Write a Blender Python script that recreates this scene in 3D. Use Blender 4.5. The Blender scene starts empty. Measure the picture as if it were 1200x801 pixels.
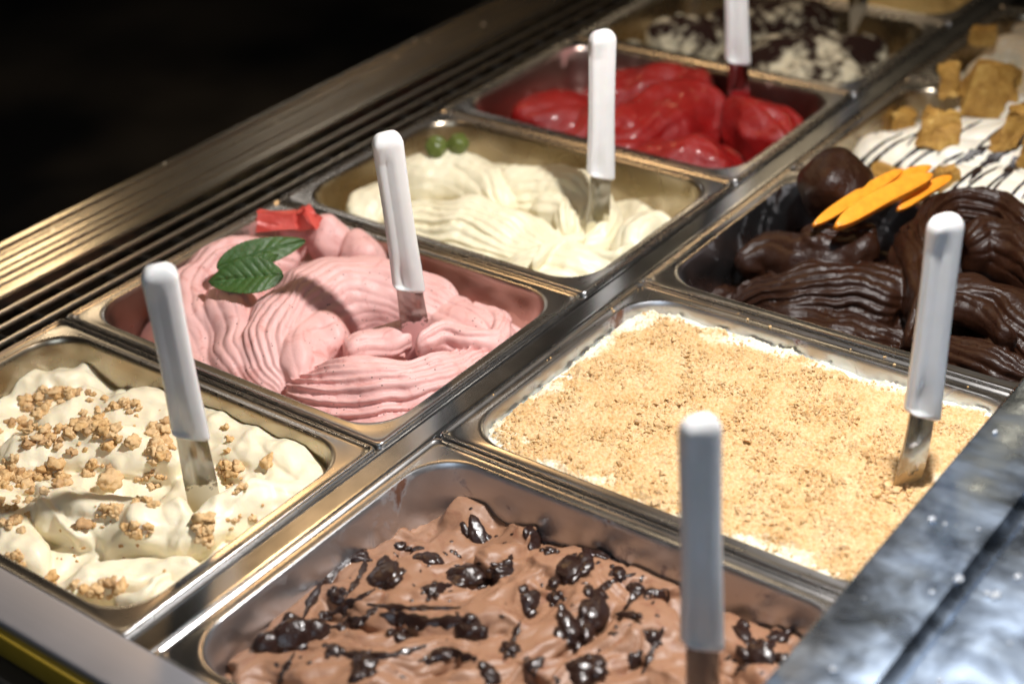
import bpy, bmesh, math, random
import numpy as np
from mathutils import Vector, Matrix
from mathutils.bvhtree import BVHTree
random.seed(7); RNG = np.random.RandomState(7)
SC = bpy.context.scene
COL = SC.collection

# ------------------------------------------------------------------ camera
CAM = np.array([0.683904, -0.673176, 0.661083]); FPX = 1865.39
CR = np.array([0.794422, 0.604176, -0.062168])
CU = np.array([-0.272053, 0.445485, 0.852954])
CW = np.array([-0.543029, 0.660692, -0.518272])
cd = bpy.data.cameras.new('camera'); cam = bpy.data.objects.new('camera', cd); COL.objects.link(cam)
cam.matrix_world = Matrix([[CR[0], CU[0], -CW[0], CAM[0]], [CR[1], CU[1], -CW[1], CAM[1]],
                           [CR[2], CU[2], -CW[2], CAM[2]], [0, 0, 0, 1]])
cd.sensor_width = 36; cd.lens = FPX / 1200 * 36
cd.clip_start = 0.02; cd.clip_end = 60
cd.dof.use_dof = True; cd.dof.focus_distance = 1.20; cd.dof.aperture_fstop = 3.5
SC.camera = cam

# ------------------------------------------------------------------ world and lamps
wd = bpy.data.worlds.new('World'); SC.world = wd; wd.use_nodes = True
bgn = wd.node_tree.nodes['Background']
bgn.inputs[0].default_value = (0.9, 0.85, 0.8, 1); bgn.inputs[1].default_value = 0.006

def lamp(name, kind, loc, target, energy, color, size=0.1, sy=None, spot=None):
    l = bpy.data.lights.new(name, kind); o = bpy.data.objects.new(name, l); COL.objects.link(o)
    l.energy = energy; l.color = color
    if kind == 'AREA':
        l.shape = 'RECTANGLE' if sy else 'DISK'; l.size = size
        if sy: l.size_y = sy
    elif kind == 'SPOT':
        l.shadow_soft_size = size; l.spot_size = math.radians(spot or 100); l.spot_blend = 0.6
    else:
        l.shadow_soft_size = size
    o.location = loc
    o.rotation_euler = (Vector(target) - Vector(loc)).to_track_quat('-Z', 'Y').to_euler()
    return o
# the display's own spot over the front pans (hard, neutral), warm spots further off, cool daylight from the street side
lamp('spot_lamp', 'SPOT', (0.365, 0.18, 0.76), (0.02, 0.12, 0), 46, (1.0, 0.965, 0.94), 0.020, spot=106)
lamp('warm_lamp', 'SPOT', (-0.72, 0.62, 1.05), (-0.1, 0.3, 0), 8, (1.0, 0.60, 0.27), 0.04, spot=100)
lamp('warm_far_lamp', 'SPOT', (0.25, 1.75, 1.1), (0.0, 0.9, 0), 5, (1.0, 0.66, 0.34), 0.04, spot=100)
lamp('warm_front_lamp', 'SPOT', (-0.75, -0.45, 1.0), (-0.15, 0.1, 0), 2.4, (1.0, 0.78, 0.55), 0.05, spot=110)
lamp('window_light', 'AREA', (1.1, -1.8, 1.4), (0.0, 0.1, 0), 8, (0.72, 0.85, 1.0), 1.0, 0.8)
lamp('steel_glint_fill', 'AREA', (-2.3, 2.2, 1.55), (-.2, .3, 0), 1.2, (1.0, 0.93, 0.84), 0.35, 0.08)  # unseen light added to give the flat steel soft highlights
lamp('rail_glint_fill', 'AREA', (-2.35, 1.22, 1.08), (-.4, .2, 0), 1.6, (1.0, 0.76, 0.47), 0.22, 0.07)  # added out of view for a golden highlight on the side rail
lamp('steel_glint_fill_far', 'AREA', (-1.2, 3.0, 1.7), (-.1, .6, 0), 1.6, (1.0, 0.78, 0.5), 0.2, 0.10)  # second unseen light, added for streaky glints on the brushed metal
SC.view_settings.view_transform = 'Standard'; SC.view_settings.look = 'None'
SC.view_settings.exposure = 0.0; SC.view_settings.gamma = 1.0
SC.cycles.max_bounces = 8; SC.cycles.use_denoising = True

# ------------------------------------------------------------------ helpers
def pt(px, py, z=0.0):
    """place read off the photograph on the level z, in metres"""
    d = CW + CR * (px - 600) / FPX - CU * (py - 400.5) / FPX
    return CAM + d * (z - CAM[2]) / d[2]
def ray(px, py):
    d = CW + CR * (px - 600) / FPX - CU * (py - 400.5) / FPX
    return Vector(CAM), Vector(d).normalized()
def tag(o, label=None, cat=None, group=None, kind=None):
    if label: o['label'] = label
    if cat: o['category'] = cat
    if group: o['group'] = group
    if kind: o['kind'] = kind
    return o
def empty(name, loc=(0, 0, 0)):
    o = bpy.data.objects.new(name, None); o.location = loc; o.empty_display_size = .02; COL.objects.link(o); return o
def link(name, me, mat=None, parent=None, loc=None):
    if mat is not None and not me.materials: me.materials.append(mat)
    o = bpy.data.objects.new(name, me); COL.objects.link(o)
    if parent: o.parent = parent
    if loc is not None: o.location = loc
    return o
def mesh_np(name, V, F, smooth=True):
    me = bpy.data.meshes.new(name)
    V = np.asarray(V, dtype=np.float32); F = np.asarray(F, dtype=np.int32)
    n = F.shape[1]
    me.vertices.add(len(V)); me.vertices.foreach_set('co', V.ravel())
    me.loops.add(F.size); me.loops.foreach_set('vertex_index', F.ravel())
    me.polygons.add(len(F)); me.polygons.foreach_set('loop_start', np.arange(0, F.size, n, dtype=np.int32))
    me.update(calc_edges=True); me.validate()
    me.polygons.foreach_set('use_smooth', np.full(len(me.polygons), smooth)); me.update()
    return me
def mesh_py(name, V, F, smooth=False):
    me = bpy.data.meshes.new(name); me.from_pydata([tuple(v) for v in V], [], [tuple(f) for f in F]); me.update()
    if smooth: me.polygons.foreach_set('use_smooth', [True] * len(me.polygons))
    return me
def box_mesh(name, x0, x1, y0, y1, z0, z1, bev=0.0008, seg=2):
    bm = bmesh.new(); bmesh.ops.create_cube(bm, size=1)
    for v in bm.verts:
        v.co = Vector((x0 + (v.co.x + .5) * (x1 - x0), y0 + (v.co.y + .5) * (y1 - y0), z0 + (v.co.z + .5) * (z1 - z0)))
    if bev: bmesh.ops.bevel(bm, geom=bm.edges[:], offset=bev, segments=seg, affect='EDGES', profile=.5)
    me = bpy.data.meshes.new(name); bm.to_mesh(me); bm.free()
    if bev:
        me.polygons.foreach_set('use_smooth', [True] * len(me.polygons))
        me.set_sharp_from_angle(angle=math.radians(50))
    return me
def extrude_y(name, prof, y0, y1, closed=True):
    """profile in x,z run along the counter"""
    n = len(prof); V = [(x, y0, z) for x, z in prof] + [(x, y1, z) for x, z in prof]
    F = [(i, (i + 1) % n, n + (i + 1) % n, n + i) for i in range(n if closed else n - 1)]
    if closed: F += [tuple(range(n))[::-1], tuple(range(n, 2 * n))]
    me = mesh_py(name, V, F, True); me.set_sharp_from_angle(angle=math.radians(40)); return me

class SN:
    """smooth band-limited noise made of random waves"""
    def __init__(s, scale, seed, n=14):
        r = np.random.RandomState(seed)
        d = r.normal(size=(n, 3)); d /= np.linalg.norm(d, axis=1)[:, None]
        s.k = d * (2 * np.pi / scale) * r.uniform(.6, 1.5, size=(n, 1)); s.p = r.uniform(0, 6.28, n); s.a = math.sqrt(2.0 / n)
    def __call__(s, P): return np.sin(P @ s.k.T + s.p).sum(1) * s.a
def vnoise(P, scale, seed): return np.stack([SN(scale, seed + i * 17)(P) for i in range(3)], 1)

# ------------------------------------------------------------------ materials
def new_mat(name):
    m = bpy.data.materials.new(name); m.use_nodes = True
    nt = m.node_tree; b = nt.nodes['Principled BSDF']; return m, nt, b
def N(nt, t, **kw):
    n = nt.nodes.new(t)
    for k, v in kw.items(): setattr(n, k, v)
    return n
def coords(nt, scale=(1, 1, 1), obj=True):
    tc = N(nt, 'ShaderNodeTexCoord'); mp = N(nt, 'ShaderNodeMapping'); mp.inputs['Scale'].default_value = scale
    nt.links.new(tc.outputs['Object' if obj else 'Generated'], mp.inputs[0]); return mp.outputs[0]
def noise(nt, vec, scale, detail=3, rough=.5, dist=0.0):
    n = N(nt, 'ShaderNodeTexNoise'); n.inputs['Scale'].default_value = scale; n.inputs['Detail'].default_value = detail
    n.inputs['Roughness'].default_value = rough; n.inputs['Distortion'].default_value = dist
    nt.links.new(vec, n.inputs['Vector']); return n.outputs['Fac']
def ramp(nt, fac, stops, interp='LINEAR'):
    r = N(nt, 'ShaderNodeValToRGB'); r.color_ramp.interpolation = interp
    e = r.color_ramp.elements
    while len(e) < len(stops): e.new(.5)
    for i, (p, c) in enumerate(stops):
        e[i].position = p; e[i].color = (c[0], c[1], c[2], 1) if not isinstance(c, (int, float)) else (c, c, c, 1)
    nt.links.new(fac, r.inputs[0]); return r.outputs[0]
def mix(nt, fac, a, b):
    m = N(nt, 'ShaderNodeMix', data_type='RGBA')
    if isinstance(fac, (int, float)): m.inputs[0].default_value = fac
    else: nt.links.new(fac, m.inputs[0])
    for s, v in ((6, a), (7, b)):
        if isinstance(v, tuple): m.inputs[s].default_value = (*v, 1)
        else: nt.links.new(v, m.inputs[s])
    return m.outputs[2]
def bump(nt, b, heights):
    prev = None
    for h, strength, dist in heights:
        bn = N(nt, 'ShaderNodeBump'); bn.inputs['Strength'].default_value = strength; bn.inputs['Distance'].default_value = dist
        nt.links.new(h, bn.inputs['Height'])
        if prev: nt.links.new(prev, bn.inputs['Normal'])
        prev = bn.outputs[0]
    nt.links.new(prev, b.inputs['Normal'])

def steel(name, base=(.52, .51, .49), r0=.16, r1=.36, stretch=(4, 160, 160), grime=0.0, stain=(.1, .05, .03), smooth=False, residue=None):
    m, nt, b = new_mat(name); b.inputs['Metallic'].default_value = 1
    v = coords(nt, tuple(s * 4 if s > 50 else s for s in stretch)); n1 = noise(nt, v, 1.0, 4, .6)
    v2 = coords(nt); n2 = noise(nt, v2 if not smooth else coords(nt, (30, 1.5, 30)), 22 if not smooth else 1.5, 4, .6)
    rr = N(nt, 'ShaderNodeMapRange'); rr.inputs[3].default_value = r0; rr.inputs[4].default_value = r1; nt.links.new(n2, rr.inputs[0])
    nt.links.new(rr.outputs[0], b.inputs['Roughness'])
    c = mix(nt, n1, tuple(x * .93 for x in base), tuple(min(1, x * 1.04) for x in base))
    if grime:
        g = ramp(nt, noise(nt, v2, 34, 5, .65, .6), [(.62 - grime * .2, 0.0), (.74 - grime * .2, 1.0)])
        c = mix(nt, g, c, stain)
        mt = N(nt, 'ShaderNodeMath', operation='SUBTRACT'); mt.inputs[0].default_value = 1; nt.links.new(g, mt.inputs[1])
        nt.links.new(mt.outputs[0], b.inputs['Metallic'])
    if residue:
        sp = N(nt, 'ShaderNodeSeparateXYZ'); nt.links.new(v2, sp.inputs[0]); f_ = N(nt, 'ShaderNodeMath', operation='MULTIPLY_ADD'); f_.inputs[1].default_value = -26; f_.inputs[2].default_value = .62; nt.links.new(sp.outputs[2], f_.inputs[0])
        g_ = N(nt, 'ShaderNodeMath', operation='ADD'); nt.links.new(f_.outputs[0], g_.inputs[0]); nt.links.new(noise(nt, v2, 110, 4, .6), g_.inputs[1]); k_ = ramp(nt, g_.outputs[0], [(.78, 0.0), (.86, 1.0)])
        c = mix(nt, k_, c, residue); mt = N(nt, 'ShaderNodeMath', operation='SUBTRACT'); mt.inputs[0].default_value = 1; nt.links.new(k_, mt.inputs[1]); nt.links.new(mt.outputs[0], b.inputs['Metallic'])
    nt.links.new(c, b.inputs['Base Color'])
    bump(nt, b, [(n1, .05, .0002), (n2, .03, .0004)])
    return m
M_STEEL = steel('brushed_steel', stretch=(160, 5, 160))
M_RIM = steel('rim_steel', base=(.50, .49, .48), r0=.20, r1=.34, stretch=(8, 160, 160))
M_BAR = steel('bar_steel', base=(.48, .49, .50), r0=.16, r1=.30, stretch=(160, 5, 160))
M_TRIM = steel('trim_steel', base=(.46, .46, .50), r0=.40, r1=.52, stretch=(5, 160, 160)); M_TRIM.node_tree.nodes['Principled BSDF'].inputs['Metallic'].default_value = .75
M_SLAT = steel('slat_steel', base=(.74, .66, .54), r0=.22, r1=.34, stretch=(160, 3, 160), smooth=True)
M_RAIL = steel('rail_steel', base=(.52, .46, .37), r0=.16, r1=.30, stretch=(160, 3, 160), smooth=True)

def simple(name, col, rough=.5, metal=0, coat=0):
    m, nt, b = new_mat(name); b.inputs['Base Color'].default_value = (*col, 1)
    b.inputs['Roughness'].default_value = rough; b.inputs['Metallic'].default_value = metal; b.inputs['Coat Weight'].default_value = coat
    v = coords(nt); n = noise(nt, v, 60, 4)
    c = mix(nt, n, tuple(x * .8 for x in col), tuple(min(1, x * 1.15) for x in col)); nt.links.new(c, b.inputs['Base Color'])
    return m
M_DARK = simple('dark_plastic', (.012, .011, .01), .6)
M_BRASS = simple('yellow_enamel', (.42, .28, .03), .3)

def gelato(name, c0, c1, rough=.38, sss=.5, rad=(.0035, .0025, .0015), speck=None, spk=(0.05, .03, .02), mask=None, fine=.35, coat=0.0, vein=None):
    m, nt, b = new_mat(name)
    v = coords(nt)
    big = noise(nt, v, 28, 4, .6, .4)
    c = mix(nt, big, c0, c1)
    if vein:
        g = ramp(nt, noise(nt, v, 55, 5, .6, 1.2), [(.55, 0.0), (.68, 1.0)]); c = mix(nt, g, c, vein)
    if mask: c = mask(nt, v, c)
    if speck:
        vo = N(nt, 'ShaderNodeTexVoronoi'); vo.inputs['Scale'].default_value = speck; nt.links.new(v, vo.inputs['Vector'])
        s = ramp(nt, vo.outputs['Distance'], [(.10, 1.0), (.17, 0.0)])
        pick = ramp(nt, noise(nt, v, speck * .45, 1), [(.50, 0.0), (.56, 1.0)])
        mm = N(nt, 'ShaderNodeMath', operation='MULTIPLY'); nt.links.new(s, mm.inputs[0]); nt.links.new(pick, mm.inputs[1])
        c = mix(nt, mm.outputs[0], c, spk)
    nt.links.new(c, b.inputs['Base Color'])
    rr = N(nt, 'ShaderNodeMapRange'); rr.inputs[3].default_value = rough - .12; rr.inputs[4].default_value = rough + .16
    nt.links.new(noise(nt, v, 90, 4), rr.inputs[0]); nt.links.new(rr.outputs[0], b.inputs['Roughness'])
    b.inputs['Subsurface Weight'].default_value = sss; b.inputs['Subsurface Radius'].default_value = rad; b.inputs['Subsurface Scale'].default_value = 1.0
    b.inputs['Coat Weight'].default_value = coat; b.inputs['Coat Roughness'].default_value = .12
    bump(nt, b, [(noise(nt, v, 500, 3, .6), fine, .0005), (noise(nt, v, 150, 4, .6, .5), fine, .0008)])
    return m

# ------------------------------------------------------------------ layout (metres): two rows of pans on a steel counter
YL = [-.247, -.0005, .2595, .5080, .7500, .9840, 1.222]
YR = [-.247, .0337, .3035, .5636, .8167, 1.065, 1.31]
GAP = .0246; PW = .360
def rrect(x0, x1, y0, y1, r, n=10):
    P = []
    for cx, cy, a0 in ((x1 - r, y1 - r, 0), (x0 + r, y1 - r, 90), (x0 + r, y0 + r, 180), (x1 - r, y0 + r, 270)):
        for i in range(n + 1):
            a = math.radians(a0 + 90 * i / n); P.append((cx + r * math.cos(a), cy + r * math.sin(a)))
    return P
def pan_rect(side, k):
    if side == 'L': return (-PW + .0008, -.0015, YL[k] + .0013, YL[k + 1] - .0013)
    return (GAP + .001, GAP + PW, YR[k] + .0013, YR[k + 1] - .0013)
FL = .0125
def opening(side, k):
    x0, x1, y0, y1 = pan_rect(side, k); return (x0 + FL, x1 - FL, y0 + FL, y1 - FL)
def make_pan(side, k, mat, label):
    x0, x1, y0, y1 = pan_rect(side, k)
    root = empty('gelato_pan', ((x0 + x1) / 2, (y0 + y1) / 2, -.11)); tag(root, label, 'pan', 'steel gelato pans in the counter')
    def loops(spec, name, mat):
        V = []; n = None
        for d, r, z in spec:
            L = rrect(x0 + d, x1 - d, y0 + d, y1 - d, max(r, .0008), 12); n = len(L)
            V += [(x - root.location.x, y - root.location.y, z - root.location.z) for x, y in L]
        F = []
        for j in range(len(spec) - 1):
            for i in range(n):
                a = j * n + i; b_ = j * n + (i + 1) % n; F.append((a, b_, b_ + n, a + n))
        if name == 'basin': F.append(tuple(range((len(spec) - 1) * n, len(spec) * n)))
        me = mesh_py(name, V, F, True); return link(name, me, mat, root)
    # rolled outer edge, slightly raised, then flange, then bead round the opening
    rim = [(.0016, .003, -.0090), (0, .004, -.0085), (0, .004, .0008), (.0005, .0042, .0020), (.0014, .005, .0025), (.0024, .0055, .0018), (.0034, .006, .0008),
           (.0060, .010, .0006), (.0090, .024, .0007), (.0108, .033, .0012), (.0118, .036, .0012), (.0127, .037, .0006)]
    loops(rim, 'rim', M_RIM)
    bas = [(.0127, .037, .0006), (.0137, .037, -.0012), (.0143, .037, -.004), (.016, .037, -.02), (.021, .036, -.075), (.024, .036, -.098), (.030, .034, -.107), (.040, .03, -.110)]
    loops(bas, 'basin', mat)
    return root

# ------------------------------------------------------------------ gelato modelling
def catmull(P, n):
    P = np.array(P, float); Q = np.vstack([2 * P[0] - P[1], P, 2 * P[-1] - P[-2]])
    seg = len(P) - 1; out = []
    for t in np.linspace(0, seg, n):
        i = min(int(t), seg - 1); u = t - i; a, b, c, d = Q[i:i + 4]
        out.append(.5 * ((2 * b) + (c - a) * u + (2 * a - 5 * b + 4 * c - d) * u * u + (3 * b - 3 * c + d - a) * u ** 3))
    return np.array(out)
GA = 3.0
def ribbon(pts, nr=8, amp=.0016, seed=0, power=.65, tip=(1, 1), step=.0012, fan=0.0, lean=0.0):
    """a spatula stroke: pts = (px, py, crest z mm, half width mm, height mm); nr grooves run along it"""
    C = []; amp = amp * GA
    for px, py, z, hw, h in pts:
        p = pt(px, py, z / 1000); C.append((p[0], p[1], z / 1000, hw / 1000, h / 1000))
    L = sum(np.linalg.norm(np.array(C[i + 1][:3]) - np.array(C[i][:3])) for i in range(len(C) - 1))
    n = max(16, int(L / step)); D = catmull(C, n)
    pos = D[:, :3].copy(); hw = np.clip(D[:, 3], .002, 1); h = np.clip(D[:, 4], .002, 1)
    T = np.gradient(pos, axis=0); T /= np.linalg.norm(T, axis=1)[:, None] + 1e-12
    S = np.cross(T, [0, 0, 1.0]); S /= np.linalg.norm(S, axis=1)[:, None] + 1e-12
    U = np.cross(S, T)
    s = np.concatenate([[0], np.cumsum(np.linalg.norm(np.diff(pos, axis=0), axis=1))]); tot = s[-1]
    def cap(d, e): x = np.clip(d / e, 0, 1); return np.sqrt(np.clip(1 - (1 - x) ** 2, 0, 1))
    k = np.maximum(cap(s, tip[0] * hw.mean() + 1e-4) * cap(tot - s, tip[1] * hw.mean() + 1e-4), .03)
    pos[:, 2] -= h                                             # crest given, centre below
    m = max(28, int(2 * math.pi * hw.max() / step * 1.9)); ph = np.linspace(0, 2 * np.pi, m, endpoint=False)
    PH, K = np.meshgrid(ph, k); HW = hw[:, None] * K; H = h[:, None] * (.35 + .65 * K)
    r = np.random.RandomState(seed + 100)
    tt = PH / np.pi
    ss = s[:, None] / .03
    drift = .22 * np.sin(ss * .8 + r.uniform(0, 6)) / nr + .07 * np.sin(ss * 2.3 + 9 * tt + r.uniform(0, 6)) / nr
    u = nr * (tt + drift + fan * (tt - .5) * (s[:, None] / max(tot, 1e-6) - .5))
    w = np.abs(np.sin(np.pi * u)); ridx = np.floor(u).astype(int) % 64
    ra = r.uniform(.35, 1.35, 64)[ridx]; rb = r.uniform(-.7, .5, 64)[ridx]
    shape = -(1 - w ** power) * ra + rb * .35 * w
    fade = np.sin(np.clip(PH, 0, np.pi)) ** .35 * (PH < np.pi) * np.clip(K * 1.15, 0, 1)
    fade = fade * (.75 + .35 * np.sin(ss * .9 + 5 * tt + r.uniform(0, 6)))
    off = amp * shape * fade
    saw = (u - np.floor(u) - .5) * lean * amp * fade
    X = HW * np.cos(PH) + off * np.cos(PH) + saw; Z = H * np.sin(PH) + off * np.sin(PH)
    V = pos[:, None, :] + S[:, None, :] * X[..., None] + U[:, None, :] * Z[..., None]
    V = V.reshape(-1, 3)
    idx = np.arange(n * m).reshape(n, m)
    a = idx[:-1]; b = np.roll(idx, -1, 1)[:-1]; c = np.roll(idx, -1, 1)[1:]; d = idx[1:]
    F = np.stack([a, b, c, d], -1).reshape(-1, 4)
    # caps
    i0 = len(V); V = np.vstack([V, pos[0] - T[0] * .0004, pos[-1] + T[-1] * .0004])
    j = np.arange(m); jn = np.roll(j, -1)
    F0 = np.stack([j, np.full(m, i0), np.full(m, i0), jn], -1); F1 = np.stack([(n - 1) * m + jn, np.full(m, i0 + 1), np.full(m, i0 + 1), (n - 1) * m + j], -1)
    T0 = np.stack([jn, j, np.full(m, i0)], -1); T1 = np.stack([(n - 1) * m + j, (n - 1) * m + jn, np.full(m, i0 + 1)], -1)
    return V, F, np.vstack([T0, T1])
def blob(px, py, z, rx, ry, rz, rot=0, seed=0, rough=.12):
    """rounded lump, mm; z = its top, seen centred on px, py"""
    p = pt(px, py, (z - rz) / 1000); bm = bmesh.new(); bmesh.ops.create_icosphere(bm, subdivisions=4, radius=1)
    V = np.array([v.co[:] for v in bm.verts]); F = np.array([[v.index for v in f.verts] for f in bm.faces]); bm.free()
    V *= (1 + rough * SN(1.6, seed)(V))[:, None]
    V *= np.array([rx, ry, rz]) / 1000; c, s = math.cos(math.radians(rot)), math.sin(math.radians(rot))
    V = V @ np.array([[c, s, 0], [-s, c, 0], [0, 0, 1]]); V += [p[0], p[1], z / 1000 - rz / 1000]
    return V, np.zeros((0, 4), int), F
def fill(rect, z, amp, seed, sc=.05, extra=None, n=(110, 80), depth=.03, edge=0.0):
    """closed slab that fills the basin up to level z with uneven top"""
    x0, x1, y0, y1 = rect; x0 += .0012; x1 -= .0012; y0 += .0012; y1 -= .0012
    X, Y = np.meshgrid(np.linspace(x0, x1, n[0]), np.linspace(y0, y1, n[1])); P = np.stack([X.ravel(), Y.ravel(), 0 * X.ravel()], 1)
    h = z + amp * SN(sc, seed)(P) + amp * .4 * SN(sc * .35, seed + 5)(P)
    if extra is not None: h = h + extra(P[:, 0], P[:, 1])
    top = P.copy(); top[:, 2] = h; bot = P.copy(); bot[:, 2] = z - depth
    V = np.vstack([top, bot]); NN = n[0] * n[1]; idx = np.arange(NN).reshape(n[1], n[0])
    f = np.stack([idx[:-1, :-1], idx[:-1, 1:], idx[1:, 1:], idx[1:, :-1]], -1).reshape(-1, 4)
    F = [f, f[:, ::-1] + NN]
    for e in (idx[0], idx[:, -1], idx[-1][::-1], idx[:, 0][::-1]):
        F.append(np.stack([e[:-1], e[:-1] + NN, e[1:] + NN, e[1:]], -1)[:, ::-1] * 1)
    return V, np.vstack(F), np.zeros((0, 3), int)
def inside(V, rect, r=.0365, zlim=-.0005, wall=(-.02)):
    """keep what lies below the rim inside the basin"""
    x0, x1, y0, y1 = rect
    taper = np.clip((zlim - V[:, 2]) / .09, 0, 1) * .008 + .0012
    cx, cy = (x0 + x1) / 2, (y0 + y1) / 2
    hx = (x1 - x0) / 2 - taper; hy = (y1 - y0) / 2 - taper
    dx = V[:, 0] - cx; dy = V[:, 1] - cy
    qx = np.abs(dx) - (hx - r); qy = np.abs(dy) - (hy - r)
    corner = (qx > 0) & (qy > 0); L = np.sqrt(np.maximum(qx, 0) ** 2 + np.maximum(qy, 0) ** 2) + 1e-9
    m = V[:, 2] < zlim
    k = np.where(corner & (L > r), r / L, 1.0)
    nx = np.where(corner, (hx - r) + qx * k, np.minimum(np.abs(dx), hx)); ny = np.where(corner, (hy - r) + qy * k, np.minimum(np.abs(dy), hy))
    V[:, 0] = np.where(m, cx + np.sign(dx) * nx, V[:, 0]); V[:, 1] = np.where(m, cy + np.sign(dy) * ny, V[:, 1])
    return V
SURF = {}
def sculpt(key, parts, rect, mat, label, zcut, voxel=.0011, warp=((.06, .0016), (.014, .00025)), seed=0, smooth=2, category='gelato', name='gelato', post=None):
    Vs, Q, T, o = [], [], [], 0
    for V, F, F3 in parts:
        Vs.append(V); Q.append(F + o); T.append(F3 + o); o += len(V)
    V = np.vstack(Vs)
    for i, (sc, a) in enumerate(warp): V = V + a * vnoise(V, sc, seed + 31 * i)
    V = inside(V, rect)
    Q = np.vstack(Q); T = np.vstack(T)
    me = bpy.data.meshes.new('tmp'); me.from_pydata(V.tolist(), [], Q.tolist() + T.tolist()); me.update()
    ob = bpy.data.objects.new('tmp', me); COL.objects.link(ob)
    md = ob.modifiers.new('r', 'REMESH'); md.mode = 'VOXEL'; md.voxel_size = voxel; md.use_smooth_shade = True
    if smooth: sm = ob.modifiers.new('s', 'SMOOTH'); sm.factor = .5; sm.iterations = smooth
    dg = bpy.context.evaluated_depsgraph_get(); ev = ob.evaluated_get(dg)
    out = bpy.data.meshes.new_from_object(ev); bpy.data.objects.remove(ob); bpy.data.meshes.remove(me)
    n = len(out.vertices); co = np.empty(n * 3, np.float32); out.vertices.foreach_get('co', co); co = co.reshape(-1, 3).astype(float)
    q = np.empty(len(out.loops), np.int32); out.loops.foreach_get('vertex_index', q)
    lt = np.empty(len(out.polygons), np.int32); out.polygons.foreach_get('loop_total', lt)
    assert (lt == 4).all(); q = q.reshape(-1, 4)
    co = inside(co, rect)
    keep = (co[q][:, :, 2].min(1) > zcut); q = q[keep]
    used = np.unique(q); remap = np.full(n, -1); remap[used] = np.arange(len(used)); co = co[used]; q = remap[q]
    if post: co = post(co)
    bpy.data.meshes.remove(out)
    me = mesh_np(name, co, q)
    SURF[key] = BVHTree.FromPolygons([Vector(c) for c in co], [tuple(f) for f in q])
    ob = link(name, me, mat); tag(ob, label, category)
    return ob
def hit(key, px, py):
    o, d = ray(px, py); p, nrm, _, _ = SURF[key].ray_cast(o, d)
    if p is None: return None, None
    if nrm.z < 0: nrm = -nrm
    return p, nrm
def drop(key, x, y):
    p, nrm, _, _ = SURF[key].ray_cast(Vector((x, y, .3)), Vector((0, 0, -1)))
    if p is not None and nrm.z < 0: nrm = -nrm
    return p, nrm
# ------------------------------------------------------------------ setting
fl = tag(link('floor', mesh_py('floor', [(-9, -9, -.95), (9, -9, -.95), (9, 9, -.95), (-9, 9, -.95)], [(0, 1, 2, 3)]), None), kind='structure')
m, nt, b = new_mat('dark_floor'); v = coords(nt)
nt.links.new(mix(nt, ramp(nt, noise(nt, v, 1.3, 3, .5), [(.42, 0.0), (.70, 1.0)]), (.01, .009, .008), (.16, .12, .08)), b.inputs['Base Color']); b.inputs['Roughness'].default_value = .55
fl.data.materials.append(m)

cnt = empty('display_counter', (-.05, .5, -.95)); tag(cnt, 'brushed stainless steel ice cream display counter holding two rows of pans', 'counter')
def cpart(name, me, mat): o = link(name, me, mat, cnt); o.matrix_parent_inverse = Matrix.Translation(cnt.location).inverted(); return o
cpart('divider_bar', extrude_y('divider_bar', [(-.004, -.012), (-.004, -.0012), (.0012, -.0004), (.0022, .0009), (.0036, .0010), (.0046, -.0002), (.020, -.0002), (.021, .0010), (.0224, .0009), (.0234, -.0004), (.0286, -.0012), (.0286, -.012)], -.243, 1.32), M_BAR)
cpart('front_trim', box_mesh('front_trim', -.375, .40, -.280, -.2432, -.0040, .0042, .0038, 5), M_TRIM)
cpart('front_panel', box_mesh('front_panel', -.52, .42, -.30, -.2700, -.94, -.024, .004, 2), M_DARK)
cpart('yellow_strip', box_mesh('yellow_strip', -.50, .40, -.2845, -.2700, -.0235, -.0030, .002, 2), M_BRASS)
# grooved side rail beyond the grille
prof = [(-.515, -.05)]
for xa, xb, zt in ((-.515, -.5065, .0066), (-.5035, -.4985, .0044), (-.4965, -.4895, .0044), (-.4862, -.4768, .0034), (-.4740, -.4668, .0030), (-.4640, -.4565, .0014), (-.4535, -.4395, .0006)):
    prof += [(xa, zt - .005), (xa + .0001, zt - .0008), (xa + .0008, zt), (xb - .0008, zt), (xb - .0001, zt - .0008), (xb, zt - .005)]
prof += [(-.4380, -.03), (-.4380, -.05)]
cpart('side_rail', extrude_y('side_rail', prof, -.60, 2.2), M_RAIL)
for x in (-.4185, -.3975, -.3755):
    cpart('slat', extrude_y('slat', [(x - .0015, -.004), (x - .0016, -.0012), (x - .0008, 0), (x + .0008, 0), (x + .0016, -.0012), (x + .0015, -.004)], -.60, 2.2), M_SLAT)
cb = box_mesh('crossbar', -.437, -.364, -.0008, .0008, -.034, -.026, .0003, 1)
for i in range(62):
    o = cpart('crossbar', cb, M_DARK); o.location = (0, -.40 + i * .042, 0)
cpart('grille_tray', box_mesh('grille_tray', -.437, -.364, -.60, 2.2, -.075, -.07, 0), M_DARK)
cpart('side_panel', box_mesh('side_panel', -.519, -.49, -.6, 2.2, -.94, -.0505, .002), M_DARK)
cpart('well_floor', box_mesh('well_floor', -.4895, .60, -.2845, 2.2, -.30, -.27, 0), M_DARK)
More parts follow.
